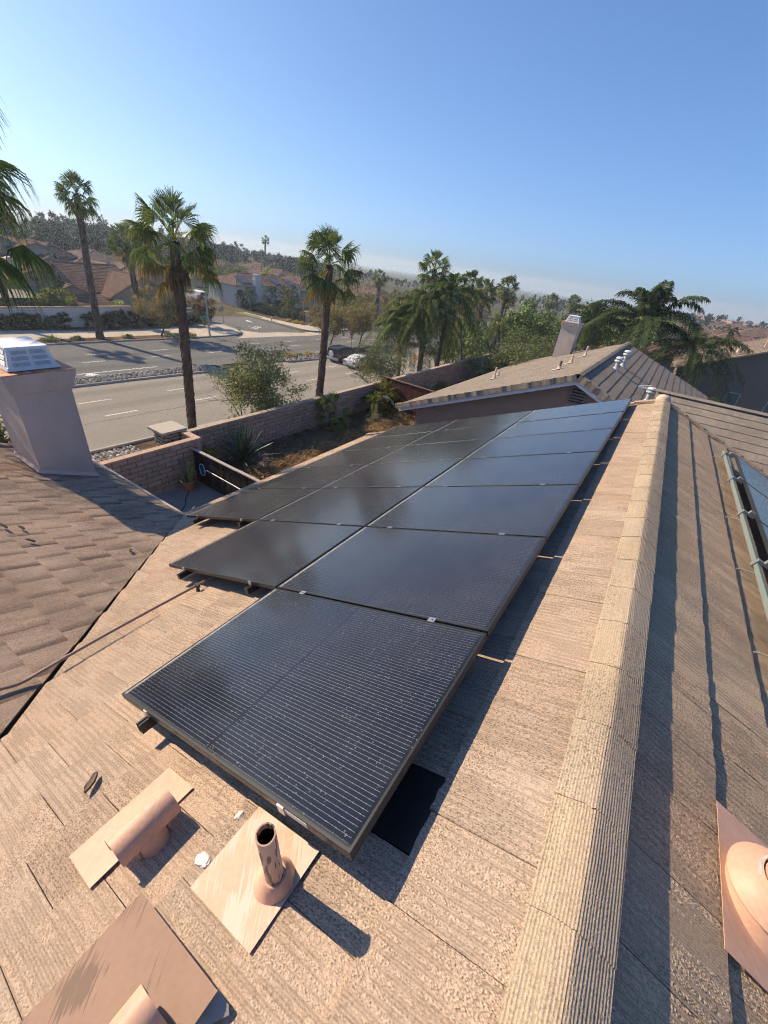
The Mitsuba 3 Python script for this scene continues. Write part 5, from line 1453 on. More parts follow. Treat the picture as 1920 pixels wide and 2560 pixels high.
def window(parent, c, out, w, h, cols=2, fcol=(.6, .58, .54), pane='window_glass', trim=None):
    """Frame, pane and bars set into the wall; out is the wall's outward direction."""
    out = np.asarray(out, float); s = np.cross(UZ, out); M = frame(np.asarray(c, float), s, UZ, out); m = MB(); t = .05
    if trim is not None: m.box((-w / 2 - .14, -h / 2 - .14, 0), (w / 2 + .14, h / 2 + .14, .03), trim, M=M)
    for lo, hi in (((-w / 2, -h / 2, 0), (w / 2, -h / 2 + t, .06)), ((-w / 2, h / 2 - t, 0), (w / 2, h / 2, .06)), ((-w / 2, -h / 2 + t, 0), (-w / 2 + t, h / 2 - t, .06)), ((w / 2 - t, -h / 2 + t, 0), (w / 2, h / 2 - t, .06))): m.box(lo, hi, fcol, M=M)
    for i in range(1, cols): m.box((-w / 2 + w * i / cols - t / 2, -h / 2 + t, .01), (-w / 2 + w * i / cols + t / 2, h / 2 - t, .05), fcol, M=M)
    k = addc('window', m, parent)
    add('pane', (xf(M, [(-w / 2 + t, -h / 2 + t, .035), (w / 2 - t, -h / 2 + t, .035), (w / 2 - t, h / 2 - t, .035), (-w / 2 + t, h / 2 - t, .035)]), np.array([[0, 1, 2, 3]])), pane, k)


def gable(t, x0, x1, y0, y1, zb, ze, zr, axis, wall, bs, over=.4, fascia=None, rcol=(.27, .17, .14)):
    """A gabled volume: ridge along the axis, walls up into the gables, two tiled slopes, barge boards."""
    fascia = np.asarray(wall) * .7 if fascia is None else fascia
    m = MB(); m.box((x0, y0, zb), (x1, y1, ze), wall)
    if axis == 'x':
        ym = (y0 + y1) / 2
        for x, s in ((x0, .02), (x1, -.02)): m.prism([(x, y0, ze), (x, y1, ze), (x, ym, zr - .08)], (s, 0, 0), wall)
        k = (zr - ze) / (ym - y0); lo = ze - over * k
        E = [((x0 - over, y0 - over, lo), (x1 + over, y0 - over, lo)), ((x1 + over, y1 + over, lo), (x0 - over, y1 + over, lo))]; Rg = ((x0 - over, ym, zr), (x1 + over, ym, zr))
    else:
        xm = (x0 + x1) / 2
        for y, s in ((y0, .02), (y1, -.02)): m.prism([(x0, y, ze), (x1, y, ze), (xm, y, zr - .08)], (0, s, 0), wall)
        k = (zr - ze) / (xm - x0); lo = ze - over * k
        E = [((x0 - over, y1 + over, lo), (x0 - over, y0 - over, lo)), ((x1 + over, y0 - over, lo), (x1 + over, y1 + over, lo))]; Rg = ((xm, y1 + over, zr), (xm, y0 - over, zr))
    addc('wall', m, t)
    slope(t, *E[0], Rg[0], Rg[1], bs); slope(t, *E[1], Rg[1], Rg[0], bs)
    f = MB()
    for (a, b), (p, q) in ((E[0], (Rg[0], Rg[1])), (E[1], (Rg[1], Rg[0]))):
        for e, r_ in ((a, p), (b, q)): f.bar(np.array(e) - UZ * .10, np.array(r_) - UZ * .10, .05, .2, col=fascia)
        f.bar(np.array(a) - UZ * .09, np.array(b) - UZ * .09, .05, .16, col=fascia)
    addc('barge_board', f, t)
    ridge(t, *Rg, rcol)


def hip(t, x0, x1, y0, y1, zb, ze, zr, wall, bs, over=.5, rcol=(.27, .17, .14)):
    m = MB(); m.box((x0, y0, zb), (x1, y1, ze), wall); addc('wall', m, t)
    X0, X1, Y0, Y1 = x0 - over, x1 + over, y0 - over, y1 + over; ze = ze - .1
    if x1 - x0 > y1 - y0:
        h = (Y1 - Y0) / 2; a, b = np.array((X0 + h * .9, (Y0 + Y1) / 2, zr)), np.array((X1 - h * .9, (Y0 + Y1) / 2, zr))
        S = [((X0, Y0), (X1, Y0), a, b), ((X1, Y1), (X0, Y1), b, a), ((X1, Y0), (X1, Y1), b, b), ((X0, Y1), (X0, Y0), a, a)]
    else:
        h = (X1 - X0) / 2; a, b = np.array(((X0 + X1) / 2, Y0 + h * .9, zr)), np.array(((X0 + X1) / 2, Y1 - h * .9, zr))
        S = [((X1, Y0), (X1, Y1), a, b), ((X0, Y1), (X0, Y0), b, a), ((X0, Y0), (X1, Y0), a, a), ((X1, Y1), (X0, Y1), b, b)]
    for p, q, r0, r1 in S: slope(t, (*p, ze), (*q, ze), r0, r1, bs)
    ridge(t, a, b, rcol)
    for c, r_ in zip(((X0, Y0), (X1, Y0), (X1, Y1), (X0, Y1)), (a, b, b, a) if x1 - x0 > y1 - y0 else (a, a, b, b)): ridge(t, (*c, ze), r_, rcol, .18)
    f = MB(); C_ = [(X0, Y0), (X1, Y0), (X1, Y1), (X0, Y1)]
    for i in range(4): f.bar((*C_[i], ze - .09), (*C_[(i + 1) % 4], ze - .09), .05, .16, col=np.asarray(wall) * .6)
    addc('eave_board', f, t)


# ---- the neighbour: grey brown tiles, a gable towards us
nb = thing('neighbour_house', 'neighbour house with a grey brown tiled gable roof, white barge board and louvred vent', 'house')
NX, NZ, NY0 = -1.9, 4.36, 14.45
NL = frame((NX, NY0, NZ), (0, 1, 0), (-CP, 0, -SP), (-SP, 0, CP)); NR = frame((NX, NY0, NZ), (0, -1, 0), (CP, 0, -SP), (SP, 0, CP))
NROWS = [.30 + .36 * k for k in range(20)]
lay(new_key(nb + '__main_slope'), NL, NROWS, 0, 17.2, [.05, .2], Polygon([(.12, .04), (.12, 7.15), (16.7, 7.15), (16.6, 3.9), (14.2, .04)]), 'nbr_tile', 11, keep=300)
lay(new_key(nb + '__shaded_slope'), NR, NROWS[:17], -16, 0, [.05, .2], Polygon([(-.12, .04), (-.12, 6.1), (-15.5, 6.1), (-14.2, .04)]), 'nbr_tile', 12, keep=300)
NW = frame((.35, 15.55, 4.27), (1, 0, 0), (0, -CP, -SP), (0, -SP, CP))
lay(new_key(nb + '__wing_slope'), NW, [.42 + .36 * k for k in range(14)], 0, 13, [.0, .15], Polygon([(.05, .04), (.05, 5.3), (12.5, 5.3), (12.5, .04)]), 'nbr_tile', 13, keep=300)
d = MB(); NC = (.1, .085, .07)
for M, pts in ((NL, [(.05, 0, -.05), (.05, 7.1, -.05), (16.6, 7.1, -.05), (16.5, 3.9, -.05), (14.2, 0, -.05)]), (NR, [(-.05, 0, -.05), (-.05, 6.1, -.05), (-15.4, 6.1, -.05), (-14.2, 0, -.05)]), (NW, [(0, 0, -.05), (0, 5.2, -.05), (12.5, 5.2, -.05), (12.5, 0, -.05)])): d.poly(xf(M, pts), NC)
d.poly([(.35, 15.6, 4.2), (12.8, 15.6, 4.2), (12.8, 20, 2.4), (.35, 20, 2.4)], NC)
addc('roof_deck', d, nb)
for i in range(39):  # ridge tiles
    y = NY0 + .02 + i * .37
    if y > 28.6: break
    v, f, uvv = cap_mesh(.385, 200 + i, .13, .07)
    add('ridge_tile', (xf(frame((NX, y + .385, NZ - .01), (0, -1, 0), (1, 0, 0), UZ), v), f), 'tile', nb, uv=tile_uv('nbr_tile', uvv + [i + 1, 3]))
for i in range(32):
    x = .40 + i * .375
    v, f, uvv = cap_mesh(.385, 300 + i, .13, .07)
    add('ridge_tile', (xf(frame((x, 15.55, 4.26), (1, 0, 0), (0, 1, 0), UZ), v), f), 'tile', nb, uv=tile_uv('nbr_tile', uvv + [i + 1, 6]))
for M, sg, n in ((NL, 1, 20), (NR, -1, 17)):   # rake tiles along the near gable
    for i in range(n):
        m = MB(); a = .05 + i * .36; lo, hi = sorted((0, sg * .24))
        m.box((lo - .0, a, -.02), (hi, a + .37, .03)); lo2, hi2 = sorted((0, sg * .022)); m.box((lo2, a, -.16), (hi2, a + .37, -.02))
        v, f = m.arrays(); v = v.copy(); v[:, 2] += (v[:, 1] - a) * .05
        add('rake_tile', (xf(M, v), f), 'tile', nb, uv=tile_uv('nbr_tile', np.stack([np.abs(v[:, 0]) + 1 + i, (v[:, 1] - a) + .2 + 5], 1)))
f = MB()
f.bar(xf(NL, [(.12, .0, -.21)])[0], xf(NL, [(.12, 7.2, -.21)])[0], .04, .17, up=(-SP, 0, CP), col=(.78, .82, .86)); f.bar(xf(NR, [(-.12, 0, -.21)])[0], xf(NR, [(-.12, 6.1, -.21)])[0], .04, .17, up=(SP, 0, CP), col=(.78, .82, .86))
addc('barge_board', f, nb, label='white painted barge board of the near gable')
m = MB(); NWALL = (.30, .215, .175)
m.box((-7.75, 14.85, -.5), (4.0, 29, 1.75), NWALL); m.prism([(-7.75, 14.85, 1.75), (4.0, 14.85, 1.75), (NX, 14.85, NZ - .12)], (0, .2, 0), NWALL)
m.prism([(-7.75, 28.4, 1.75), (4.0, 28.4, 1.75), (NX, 28.4, NZ - .12)], (0, .2, 0), NWALL); m.box((.6, 11.3, -.5), (12.6, 15, 2.2), NWALL); m.prism([(.55, 11.0, 2.3), (.55, 15.55, 4.15), (.55, 20, 2.3)], (.1, 0, 0), NWALL)
addc('wall', m, nb)
m = MB(); VM = frame((-1.74, 14.83, 3.68), (1, 0, 0), UZ, (0, -1, 0))
for a, b in (((-.27, -.26, 0), (-.23, .26, .04)), ((.23, -.26, 0), (.27, .26, .04)), ((-.27, -.28, 0), (.27, -.24, .04)), ((-.27, .24, 0), (.27, .28, .04))): m.box(a, b, (.25, .19, .16), M=VM)
m.box((-.23, -.24, .0), (.23, .24, .004), (.02, .02, .02), M=VM)
k = addc('gable_vent', m, nb)
for i in range(5):
    m = MB(); z = -.2 + i * .1; m.raw(xf(VM, [(-.23, z, .04), (.23, z, .04), (.23, z + .055, .008), (-.23, z + .055, .008)]), [[0, 1, 2, 3]], (.27, .2, .17)); addc('slat', m, k)
chimney('sand coloured stucco chimney behind the neighbour roof with a louvred metal shroud', -5.85, -4.86, 28.7, 29.6, -.5, 4.88, 'pink_stucco', (-5.75, -4.95, 28.78, 29.5, 4.93, 5.24, .1))
for i, (x, y, z, h, dark) in enumerate(((-6.23, 19.43, 2.55, .55, 0), (-6.67, 21.29, 2.36, .28, 0), (-3.27, 18.41, 3.78, .34, 1), (-3.31, 20.88, 3.76, .36, 0), (-3.27, 23.97, 3.78, .5, 0))):
    t = thing('vent_pipe', ('white vent pipe lowest on the neighbour left slope', 'short vent pipe right behind the lowest white pipe', 'dark topped vent pipe nearest the neighbour gable', 'white vent pipe in the middle of the neighbour slope', 'white vent pipe nearest the neighbour chimney')[i], 'vent pipe', 'vent pipes on the neighbour roof')
    m = MB(); m.tube([(x, y, z - .08), (x, y, z + h)], .045, 12, col=(.12, .1, .09) if dark else (.55, .48, .4)); addc('pipe', m, t)
    m = MB(); m.raw([(x - .3 * CP, y - .2, z - .3 * SP + .035), (x + .12 * CP, y - .2, z + .12 * SP + .035), (x + .12 * CP, y + .2, z + .12 * SP + .035), (x - .3 * CP, y + .2, z - .3 * SP + .035)], [[0, 1, 2, 3]], (.56, .5, .42)); m.lathe([(.1, .03), (.05, .14)], 12, (x, y, z), (.55, .48, .4)); addc('flashing', m, t)
for i, (x, y, z, h) in enumerate(((-1.29, 19.39, 4.08, .45), (-1.20, 20.93, 4.05, .62), (.25, 17.69, 3.44, .5))):
    t = thing('flue_vent', ('shorter capped white flue near the neighbour ridge', 'taller capped white flue near the neighbour ridge', 'white flue with an antenna bracket where the neighbour roofs meet')[i], 'flue')
    m = MB(); m.lathe([(.16, -.05), (.12, .06), (.1, .12)], 16, (x, y, z), (.5, .5, .48)); m.lathe([(.085, .1), (.085, h - .1)], 16, (x, y, z), (.5, .51, .5)); addc('pipe', m, t, 'satin')
    m = MB(); m.lathe([(.1, h - .16), (.17, h - .12), (.17, h - .08), (.1, h - .06)], 16, (x, y, z), (.58, .58, .57)); m.lathe([(.13, h - .03), (.16, h), (.12, h + .05), (.001, h + .07)], 16, (x, y, z), (.6, .6, .58)); addc('cap', m, t, 'satin')
    if i == 2: m = MB(); m.box((x - .45, y - .04, z + h - .05), (x + .05, y + .04, z + h + .0), (.55, .55, .54)); m.bar((x - .45, y, z + h), (x - .05, y + .2, z + h + .08), .05, .02, col=(.55, .55, .54)); addc('bracket', m, t)

# ---- taupe house on the right
t = thing('taupe_house', 'dark taupe stucco house with two windows at the right edge behind the ridge', 'house')
TP = (.25, .20, .165)
m = MB(); m.box((1.5, 46, -1.6), (22, 58, 1.9), TP); m.prism([(1.5, 46, 1.9), (22, 46, 1.9), (11.75, 46, 6.2)], (0, .3, 0), TP); addc('wall', m, t)
slope(t, (.9, 58.4, 1.55), (.9, 45.6, 1.55), (11.75, 58.4, 6.25), (11.75, 45.6, 6.25), 'grey_tile'); slope(t, (22.6, 45.6, 1.55), (22.6, 58.4, 1.55), (11.75, 45.6, 6.25), (11.75, 58.4, 6.25), 'grey_tile')
for i in range(30): m = MB(); a = np.array((.9, 45.55, 1.57)) + np.array((10.85, 0, 4.7)) * i / 30; m.bar(a + UZ * .05, a + np.array((10.85, 0, 4.7)) * .97 / 30 + UZ * .03, .22, .12, col=vary((.36, .30, .24), .08)); addc('rake_tile', m, t)
for x in (6.22, 9.1): window(t, (x, 45.99, .02), (0, -1, 0), 1.0, 1.25, 1, (.6, .6, .56), 'pale_pane')
m = MB(); m.tube([(3.0, 47.2, 2.9), (3.0, 47.2, 3.3)], .08, 10, col=(.5, .42, .34)); m.tube([(6.8, 48.5, 4.3), (6.8, 48.5, 5.2)], .06, 10, col=(.55, .46, .38)); m.lathe([(.001, .5), (.18, .42), (.2, .2), (.2, 0)], 10, (5.2, 47.6, 3.6), (.55, .46, .38)); addc('vent', m, t)
# ---- houses across the street, left to right
RT, GT = 'red_tile', 'grey_tile'
t = thing('tan_house', 'tan gabled house at the left edge behind the white wall, pair of attic windows', 'house')
gable(t, -84, -66, 19.9, 25.9, -4.2, -.2, 1.05, 'x', (.30, .235, .185), RT); gable(t, -79, -67.2, 8, 24.3, -4.2, -1.2, 1.95, 'y', (.30, .235, .185), RT)
for y in (22.5, 22.98): window(t, (-65.99, y, -.02), (1, 0, 0), .42, .62, 1, (.55, .5, .42))
t2 = chimney('tan stucco chimney on the left house across the street', -69.4, -68.2, 21.2, 22.25, -1, 1.75, 'pink_stucco', (-69.2, -68.4, 21.4, 22.05, 1.78, 1.9, .05), steps=((-.2, 0, .0, .06),))
t = thing('small_tan_house', 'low tan gable with a dark roof left of the big red tiled roof', 'house')
gable(t, -74, -64, 23.9, 27.3, -4.2, -1.1, -.33, 'x', (.34, .25, .19), RT, .3)
t = thing('patio_awning', 'dark green scalloped awning over a patio behind the white wall', 'awning')
m = MB(); m.raw([(-61.6, 12, -1.55), (-61.6, 21.6, -1.65), (-64.5, 21.6, -1.0), (-64.5, 12, -.95)], [[0, 1, 2, 3]], (.42, .36, .29)); m.box((-61.68, 12, -1.85), (-61.6, 21.6, -1.52), (.035, .09, .065)); addc('canopy', m, t)
m = MB()
for y in (14, 17, 20.9): m.box((-61.8, y - .06, -4.3), (-61.68, y + .06, -1.6), (.3, .27, .23))
addc('post', m, t)
t = thing('garden_shed', 'small tan roofed shed right of the garden tree behind the white wall', 'shed')
m = MB(); m.box((-63.6, 24.9, -4.3), (-61.6, 28.5, -2.1), (.34, .245, .18)); addc('wall', m, t); slope(t, (-61.3, 24.7, -2.1), (-61.3, 28.8, -2.1), (-63.8, 24.7, -1.35), (-63.8, 28.8, -1.35), RT)
t = thing('red_roof_house', 'house under the large reddish tile roof in the left middle distance', 'house')
gable(t, -80.5, -67.5, 28.6, 36, -4.2, -1.3, 1.35, 'y', (.31, .26, .22), RT, .5); gable(t, -82, -64.5, 30.4, 39.4, -4.3, -1.55, .85, 'x', (.33, .28, .24), RT, .5)
window(t, (-74, 28.58, -.4), (0, -1, 0), .9, 1.0, 2)
for i, (x, y) in enumerate(((-70, 33.2), (-71.5, 34.3), (-73, 33.4), (-75, 34.0))):
    v = MB(); z = .85 - abs(34.9 - y) * .533; v.tube([(x, y, z - .1), (x, y, z + .35)], .06, 8, col=(.3, .2, .17)); addc('vent', v, t)
t = thing('two_storey_house', 'pale two-storey house with a low gabled garage at the upper left', 'house')
gable(t, -97, -85, 28.3, 33.3, -4, 1.95, 2.95, 'x', (.40, .35, .30), RT); gable(t, -98, -88, 22, 30, -4, 2.2, 3.85, 'x', (.40, .35, .30), RT); gable(t, -90, -82, 29.5, 32.7, -4, .7, 1.45, 'x', (.38, .33, .28), RT, .3)
for y, z in ((32.2, 1.2), (33.0, 1.2)): window(t, (-84.98, y, z), (1, 0, 0), .6, .9, 1)
window(t, (-84.98, 29.6, 1.0), (1, 0, 0), 1.0, .9, 2); window(t, (-81.98, 31.1, .95), (1, 0, 0), .5, .35, 1)
t = thing('grey_roof_house', 'wide house with a long greyish brown hip roof behind the red roof', 'house')
hip(t, -104, -90, 37.5, 50, -4.2, .0, 2.0, (.36, .31, .27), GT); gable(t, -92, -86, 39.5, 43, -4.2, -.3, .8, 'x', (.36, .31, .27), GT, .3); gable(t, -92, -87, 43.4, 47.5, -4.2, -.3, .75, 'x', (.36, .31, .27), GT, .3)
t = thing('tan_roof_house', 'tan roofed house peeking out left of the long grey roof', 'house')
hip(t, -106, -93, 34, 39, -4, 1.0, 2.5, (.38, .32, .27), RT)
t = thing('corner_roof_house', 'brown roofed house seen through the fronds of the pillar palm', 'house')
gable(t, -96, -79, 42.5, 49.5, -4.3, -1.0, .9, 'x', (.38, .33, .28), RT); hip(t, -112, -99, 52, 62, -4.5, -.3, 1.5, (.36, .32, .28), RT)
window(t, (-78.98, 45.5, -2.4), (1, 0, 0), 1.6, 1.2, 2)
t = thing('garage_house', 'pale house with white garage front beyond the side street', 'house')
hip(t, -118, -105, 70, 82.5, -6, -2.6, -.5, (.45, .42, .38), RT); m = MB(); m.box((-105.0, 75.2, -5.3), (-104.94, 79.2, -3.1), (.6, .6, .6)); addc('garage_door', m, t)
t = thing('white_house', 'white two-storey house with a pale chimney, red hip roof and solar panels', 'house')
hip(t, -85, -76, 60, 78.2, -6, -.75, .95, (.56, .56, .54), RT, .6)
for y, w in ((63.0, 1.0), (69.8, 1.7), (73.4, 1.2)): window(t, (-75.99, y, -1.95 if y > 64 else -1.5), (1, 0, 0), w, 1.5, 2, trim=(.25, .2, .17))
m = MB(); m.box((-76, 64.4, -5.6), (-75.2, 65.7, 1.0), (.55, .55, .52)); m.box((-76.15, 64.25, .1), (-75.05, 65.85, .4), (.6, .6, .58)); m.box((-76.1, 64.3, 1.0), (-75.1, 65.8, 1.25), (.6, .6, .58)); addc('chimney', m, t)
m = MB()
for (y0, y1, f0, f1) in ((61.6, 64.2, .12, .62), (70.5, 72.5, .1, .6), (74.6, 76.6, .1, .5)):
    P_ = lambda y, q: np.array((-75.4 - 5.1 * q, y, -.85 + 1.8 * q + .14)); m.prism([P_(y0, f0), P_(y1, f0), P_(y1, f1), P_(y0, f1)], UZ * .04, (.035, .045, .07))
addc('solar_array', m, t, 'satin')
m = MB(); m.raw([(-72.8, 66.8, -3.05), (-72.8, 76.5, -3.25), (-75.95, 76.5, -2.65), (-75.95, 66.8, -2.6)], [[0, 1, 2, 3]], (.30, .34, .36)); m.box((-72.85, 66.8, -3.2), (-72.75, 76.5, -3.05), (.1, .1, .1))
for y in (67, 70, 73, 76.3): m.box((-72.95, y - .06, -5.6), (-72.8, y + .06, -3.1), (.05, .05, .05))
m.box((-75.9, 68, -5.4), (-75.85, 76, -3.2), (.05, .05, .05)); addc('patio_cover', m, t, label='grey patio cover on dark posts along the white house')
t = thing('beige_house', 'beige house with a large plain brown roof right of the white house', 'house')
hip(t, -92, -77, 78.8, 92, -6, -1.6, .75, (.38, .33, .29), RT, .6); window(t, (-76.98, 88, -3), (1, 0, 0), 1.6, 1.2, 2)
t = thing('arched_window_house', 'cream house with a small gable and arched window behind the white house', 'house')
gable(t, -106, -95, 88.2, 92, -6, -.45, .6, 'x', (.45, .40, .34), RT); hip(t, -108, -97, 92, 101, -6, -.6, .95, (.45, .40, .34), RT)
m = MB(); m.prism([(-94.97, 91 + .7 * math.cos(a) - .9, -1.2 + .75 * math.sin(a)) for a in np.linspace(0, math.pi, 9)] + [(-94.97, 89.4, -2.0), (-94.97, 90.8, -2.0)], (.04, 0, 0), (.08, .09, .1)); addc('arched_window', m, t, 'satin')
FAR = [(-137, 103, 13, 9, -1.6, .3, 'brown roof at the foot of the wooded hill behind the bright green tree'), (-128, 118, 14, 9, -2.2, -.2, 'far brown roof directly below the slim tall palm'), (-140, 122, 12, 10, -1.5, .5, 'farthest roof at the foot of the hill'), (-122, 98, 12, 8, -2.6, -.7, 'reddish roof left of the bright green tree'),
       (-117, 130, 12, 10, -3.0, -1.0, 'pale far roof right of the slim tall palm'), (-74, 104, 13, 10, -2.3, .2, 'reddish roof behind the mid distance palm'), (-60, 112, 10, 10, -2.6, -.4, 'roof half hidden by trees right of the mid distance palm'), (-42, 96, 9, 9, -1.0, 1.2, 'small gable seen between the feather palms and the trio')]
for i, (x, y, a, b, ze, zr, lab) in enumerate(FAR):
    t = thing('distant_house', lab, 'house', 'distant houses')
    hip(t, x - a / 2, x + a / 2, y - b / 2, y + b / 2, -7, ze, zr, vary((.42, .37, .32), .1), RT); window(t, (x + a / 2 + .01, y, ze - 1.3), (1, 0, 0), 1.4, 1.1, 2)
r = np.random.default_rng(77)
spots = [(3.4, 149, 12, 9, 1.75), (10.5, 152, 11, 9, 1.3), (1.5, 72, 9, 8, 2.3), (11.2, 119, 13, 10, 2.0)] + [(20 + 11 * (i % 5) + r.uniform(-3, 3), 190 + 34 * (i // 5) + r.uniform(-6, 6), 11, 9, None) for i in range(30)]
for i, (x, y, a, b, zr) in enumerate(spots):
    lab = ('red roof nearest behind the right feather palm', 'red roof right behind the first one, over the far valley', 'red brown roof half hidden under the dark fronds', 'red roof under the small lone palm')[i] if i < 4 else 'one of the small red roofed houses packed on the plain at the far right'
    t = thing('valley_house', lab, 'house', 'far houses at the right edge' if i < 4 else 'small red roofed houses on the far plain')
    zg = float(ground_h(x, y)); zr = zg + 5.2 if zr is None else zr
    hip(t, x - a / 2, x + a / 2, y - b / 2, y + b / 2, zg - 1, zr - 2.0, zr, vary((.5, .42, .35), .15, r), RT, .5, rcol=(.3, .2, .16))
# ---- walls across the street
t = thing('white_garden_wall', 'long white painted block wall with a tan cap across the street', 'wall')
m = MB(); m.box((-59.9, -40, -4.6), (-59.6, 30.2, -2.22), (.62, .60, .57)); m.prism([(-59.6, 30.2, -4.6), (-59.6, 30.2, -2.22), (-59.6, 31.6, -2.75), (-59.6, 39, -2.9), (-59.6, 39, -4.8)], (-.25, 0, 0), (.42, .37, .32)); addc('wall_body', m, t)
m = MB(); m.box((-60.0, -40, -2.22), (-59.5, 30.2, -2.12), (.40, .30, .24)); addc('cap', m, t)
m = MB()
for z in (-4.0, -3.6, -3.2, -2.8, -2.45): m.box((-59.598, -40, z), (-59.594, 30.2, z + .02), (.45, .43, .41))
for i in range(60): y = 30 - i * .8; m.box((-59.598, y, -4.4), (-59.594, y + .02, -2.25), (.5, .48, .46))
addc('joint', m, t)
for i, (y0, y1, top) in enumerate(((5, 22.6, .86), (24.2, 31.5, .9), (31.5, 39.5, .55))):
    t = thing('ivy_hedge', ('dark ivy hedge on the white wall left of the tall dark palm', 'dark ivy hedge on the white wall behind the tall palm trunk', 'low dark hedge right of the white wall')[i], 'hedge', 'dark hedges along the wall')
    r = np.random.default_rng(300 + i); n = int((y1 - y0) * 9); cen = np.stack([r.uniform(-59.6, -58.7, n), r.uniform(y0, y1, n), -4.4 + 1.75 * top * r.random(n) ** .8], 1)
    v, f, c = leaf_cloud(cen, r.uniform(.3, .5, n), int(n * 110), .13, np.array([(.02, .027, .014), (.03, .037, .017), (.04, .034, .02)]), 301 + i); add('foliage', (v, f), 'leaf', t, col=c)
t = thing('clipped_hedge', 'long clipped dark green hedge on a low wall in front of the white house', 'hedge')
r = np.random.default_rng(320); n = 260; k = r.random(n); cen = np.stack([-84 + 24.5 * k, 61.0 + .9 * k + r.uniform(-.3, .3, n), -5.4 + 2.1 * r.random(n)], 1)
v, f, c = leaf_cloud(cen, r.uniform(.4, .55, n), 15000, .11, np.array([(.05, .065, .025), (.075, .085, .03), (.04, .05, .02)]), 321); add('foliage', (v, f), 'leaf', t, col=c)
m = MB(); m.bar((-84, 61.6, -5.0), (-59.5, 62.5, -5.0), .3, 2.2, col=(.05, .045, .04)); addc('wall_body', m, t)
t = thing('wall_pillar', 'pale pillar with a flat cap at the end of the clipped hedge', 'pillar')
m = MB(); m.box((-58.9, 61.9, -5.4), (-58.1, 62.7, -3.2), (.30, .28, .25)); m.box((-59.1, 61.7, -3.2), (-57.9, 62.9, -3.05), (.5, .47, .42)); m.box((-58.1, 62.1, -5.4), (-56.5, 62.5, -3.3), (.22, .2, .18)); addc('shaft', m, t)
t = thing('corner_wall', 'low stone garden wall with a white pilaster behind the street tree', 'wall')
m = MB(); m.box((-62.5, 34, -4.9), (-62.2, 44, -3.0), (.24, .21, .19)); m.box((-62.2, 34.4, -4.9), (-61.9, 36.2, -2.9), (.55, .54, .53)); m.box((-62.6, 34, -3.0), (-62.1, 44, -2.85), (.36, .31, .27)); addc('wall_body', m, t)
# ------------------------------------------------------------------ cars, signs, lamps
from scipy.spatial.transform import Rotation


def car(label, pos, yaw, prof, L, W, paint, glass_prof, name, cat, wheel_r=.36, wheels=(.8, -.85), extra=None, group=None):
    """prof: side outline (x forward, z) of the body; the cabin narrows upwards. Parts: body, glazing, wheels, lights."""
    t = thing(name, label, cat, group); c, s = math.cos(yaw), math.sin(yaw)
    M = frame(pos, (c, s, 0), (-s, c, 0), UZ)
    prof = np.asarray(prof, float); n = len(prof)
    zb = glass_prof['belt']; zt = prof[:, 1].max()
    half = lambda z: W / 2 * (1 - .16 * np.clip((z - zb) / (zt - zb), 0, 1)) * (1 - .04 * np.clip((.45 - z) / .3, 0, 1))
    hw = half(prof[:, 1])
    rings = [np.stack([prof[:, 0], sg * (hw - ins), prof[:, 1]], 1) for sg, ins in ((-1, .05), (-1, 0), (1, 0), (1, .05))]
    cen = prof.mean(0)
    for i, k in ((0, .93), (3, .93)): rings[i][:, 0] = cen[0] + (rings[i][:, 0] - cen[0]) * .985; rings[i][:, 2] = cen[1] + (rings[i][:, 2] - cen[1]) * .955
    rings[0], rings[1] = rings[1] * [1, 1, 1], rings[0]; rings[0][:, 1] += .05; rings[1][:, 1] -= .05; rings[3], rings[2] = rings[2] * [1, 1, 1], rings[3]; rings[3][:, 1] -= .05; rings[2][:, 1] += .05
    order = [rings[1], rings[0], rings[3], rings[2]]
    V = np.vstack(order); F = []
    for a in range(3):
        for j in range(n): k = (j + 1) % n; F.append([a * n + j, a * n + k, (a + 1) * n + k]); F.append([a * n + j, (a + 1) * n + k, (a + 1) * n + j])
    tri = trimesh.creation.triangulate_polygon(Polygon(prof), engine='earcut')
    from scipy.spatial import cKDTree
    idx = cKDTree(prof).query(tri[0])[1]
    for f in tri[1]: F.append([idx[f[0]], idx[f[1]], idx[f[2]]]); F.append([3 * n + idx[f[0]], 3 * n + idx[f[2]], 3 * n + idx[f[1]]])
    add('body', (xf(M, V), np.array(F)), 'car_paint', t, col=paint)
    for sg in (-1, 1):
        for pts in glass_prof['side']:
            q = np.array([(x, sg * (half(np.array([z]))[0] + .012 - .05 * (0)), z) for x, z in pts]); m = MB(); m.poly(xf(M, q)); add('window', m, 'dark_glass', t)
    for (xa, za, xb, zb2) in glass_prof['ends']:
        wa, wb = half(np.array([za]))[0] - .1, half(np.array([zb2]))[0] - .08
        m = MB(); m.poly(xf(M, [(xa, -wa, za), (xa, wa, za), (xb, wb, zb2), (xb, -wb, zb2)])); add('windscreen', m, 'dark_glass', t)
    for x in wheels:
        for sg in (-1, 1):
            m = MB(); m.lathe([(.0, -.11), (wheel_r * .6, -.11), (wheel_r * .93, -.11), (wheel_r, -.07), (wheel_r, .07), (wheel_r * .93, .11), (wheel_r * .6, .11), (.0, .1)], 20, xf(M, [(x, sg * (W / 2 - .1), wheel_r)])[0], (.02, .02, .02), axis=M[:3, 1])
            k = addc('wheel', m, t)
            m = MB(); m.lathe([(wheel_r * .6, .0), (wheel_r * .55, .015), (.05, .02), (.0, .03)], 12, xf(M, [(x, sg * (W / 2 + .012), wheel_r)])[0], (.3, .3, .31), axis=M[:3, 1] * sg); addc('rim', m, k, 'satin')
    for nm, lo, hi, cc in extra or ():
        m = MB(); m.box(lo, hi, cc, M=M); addc(nm, m, t, 'satin')
    return t, M


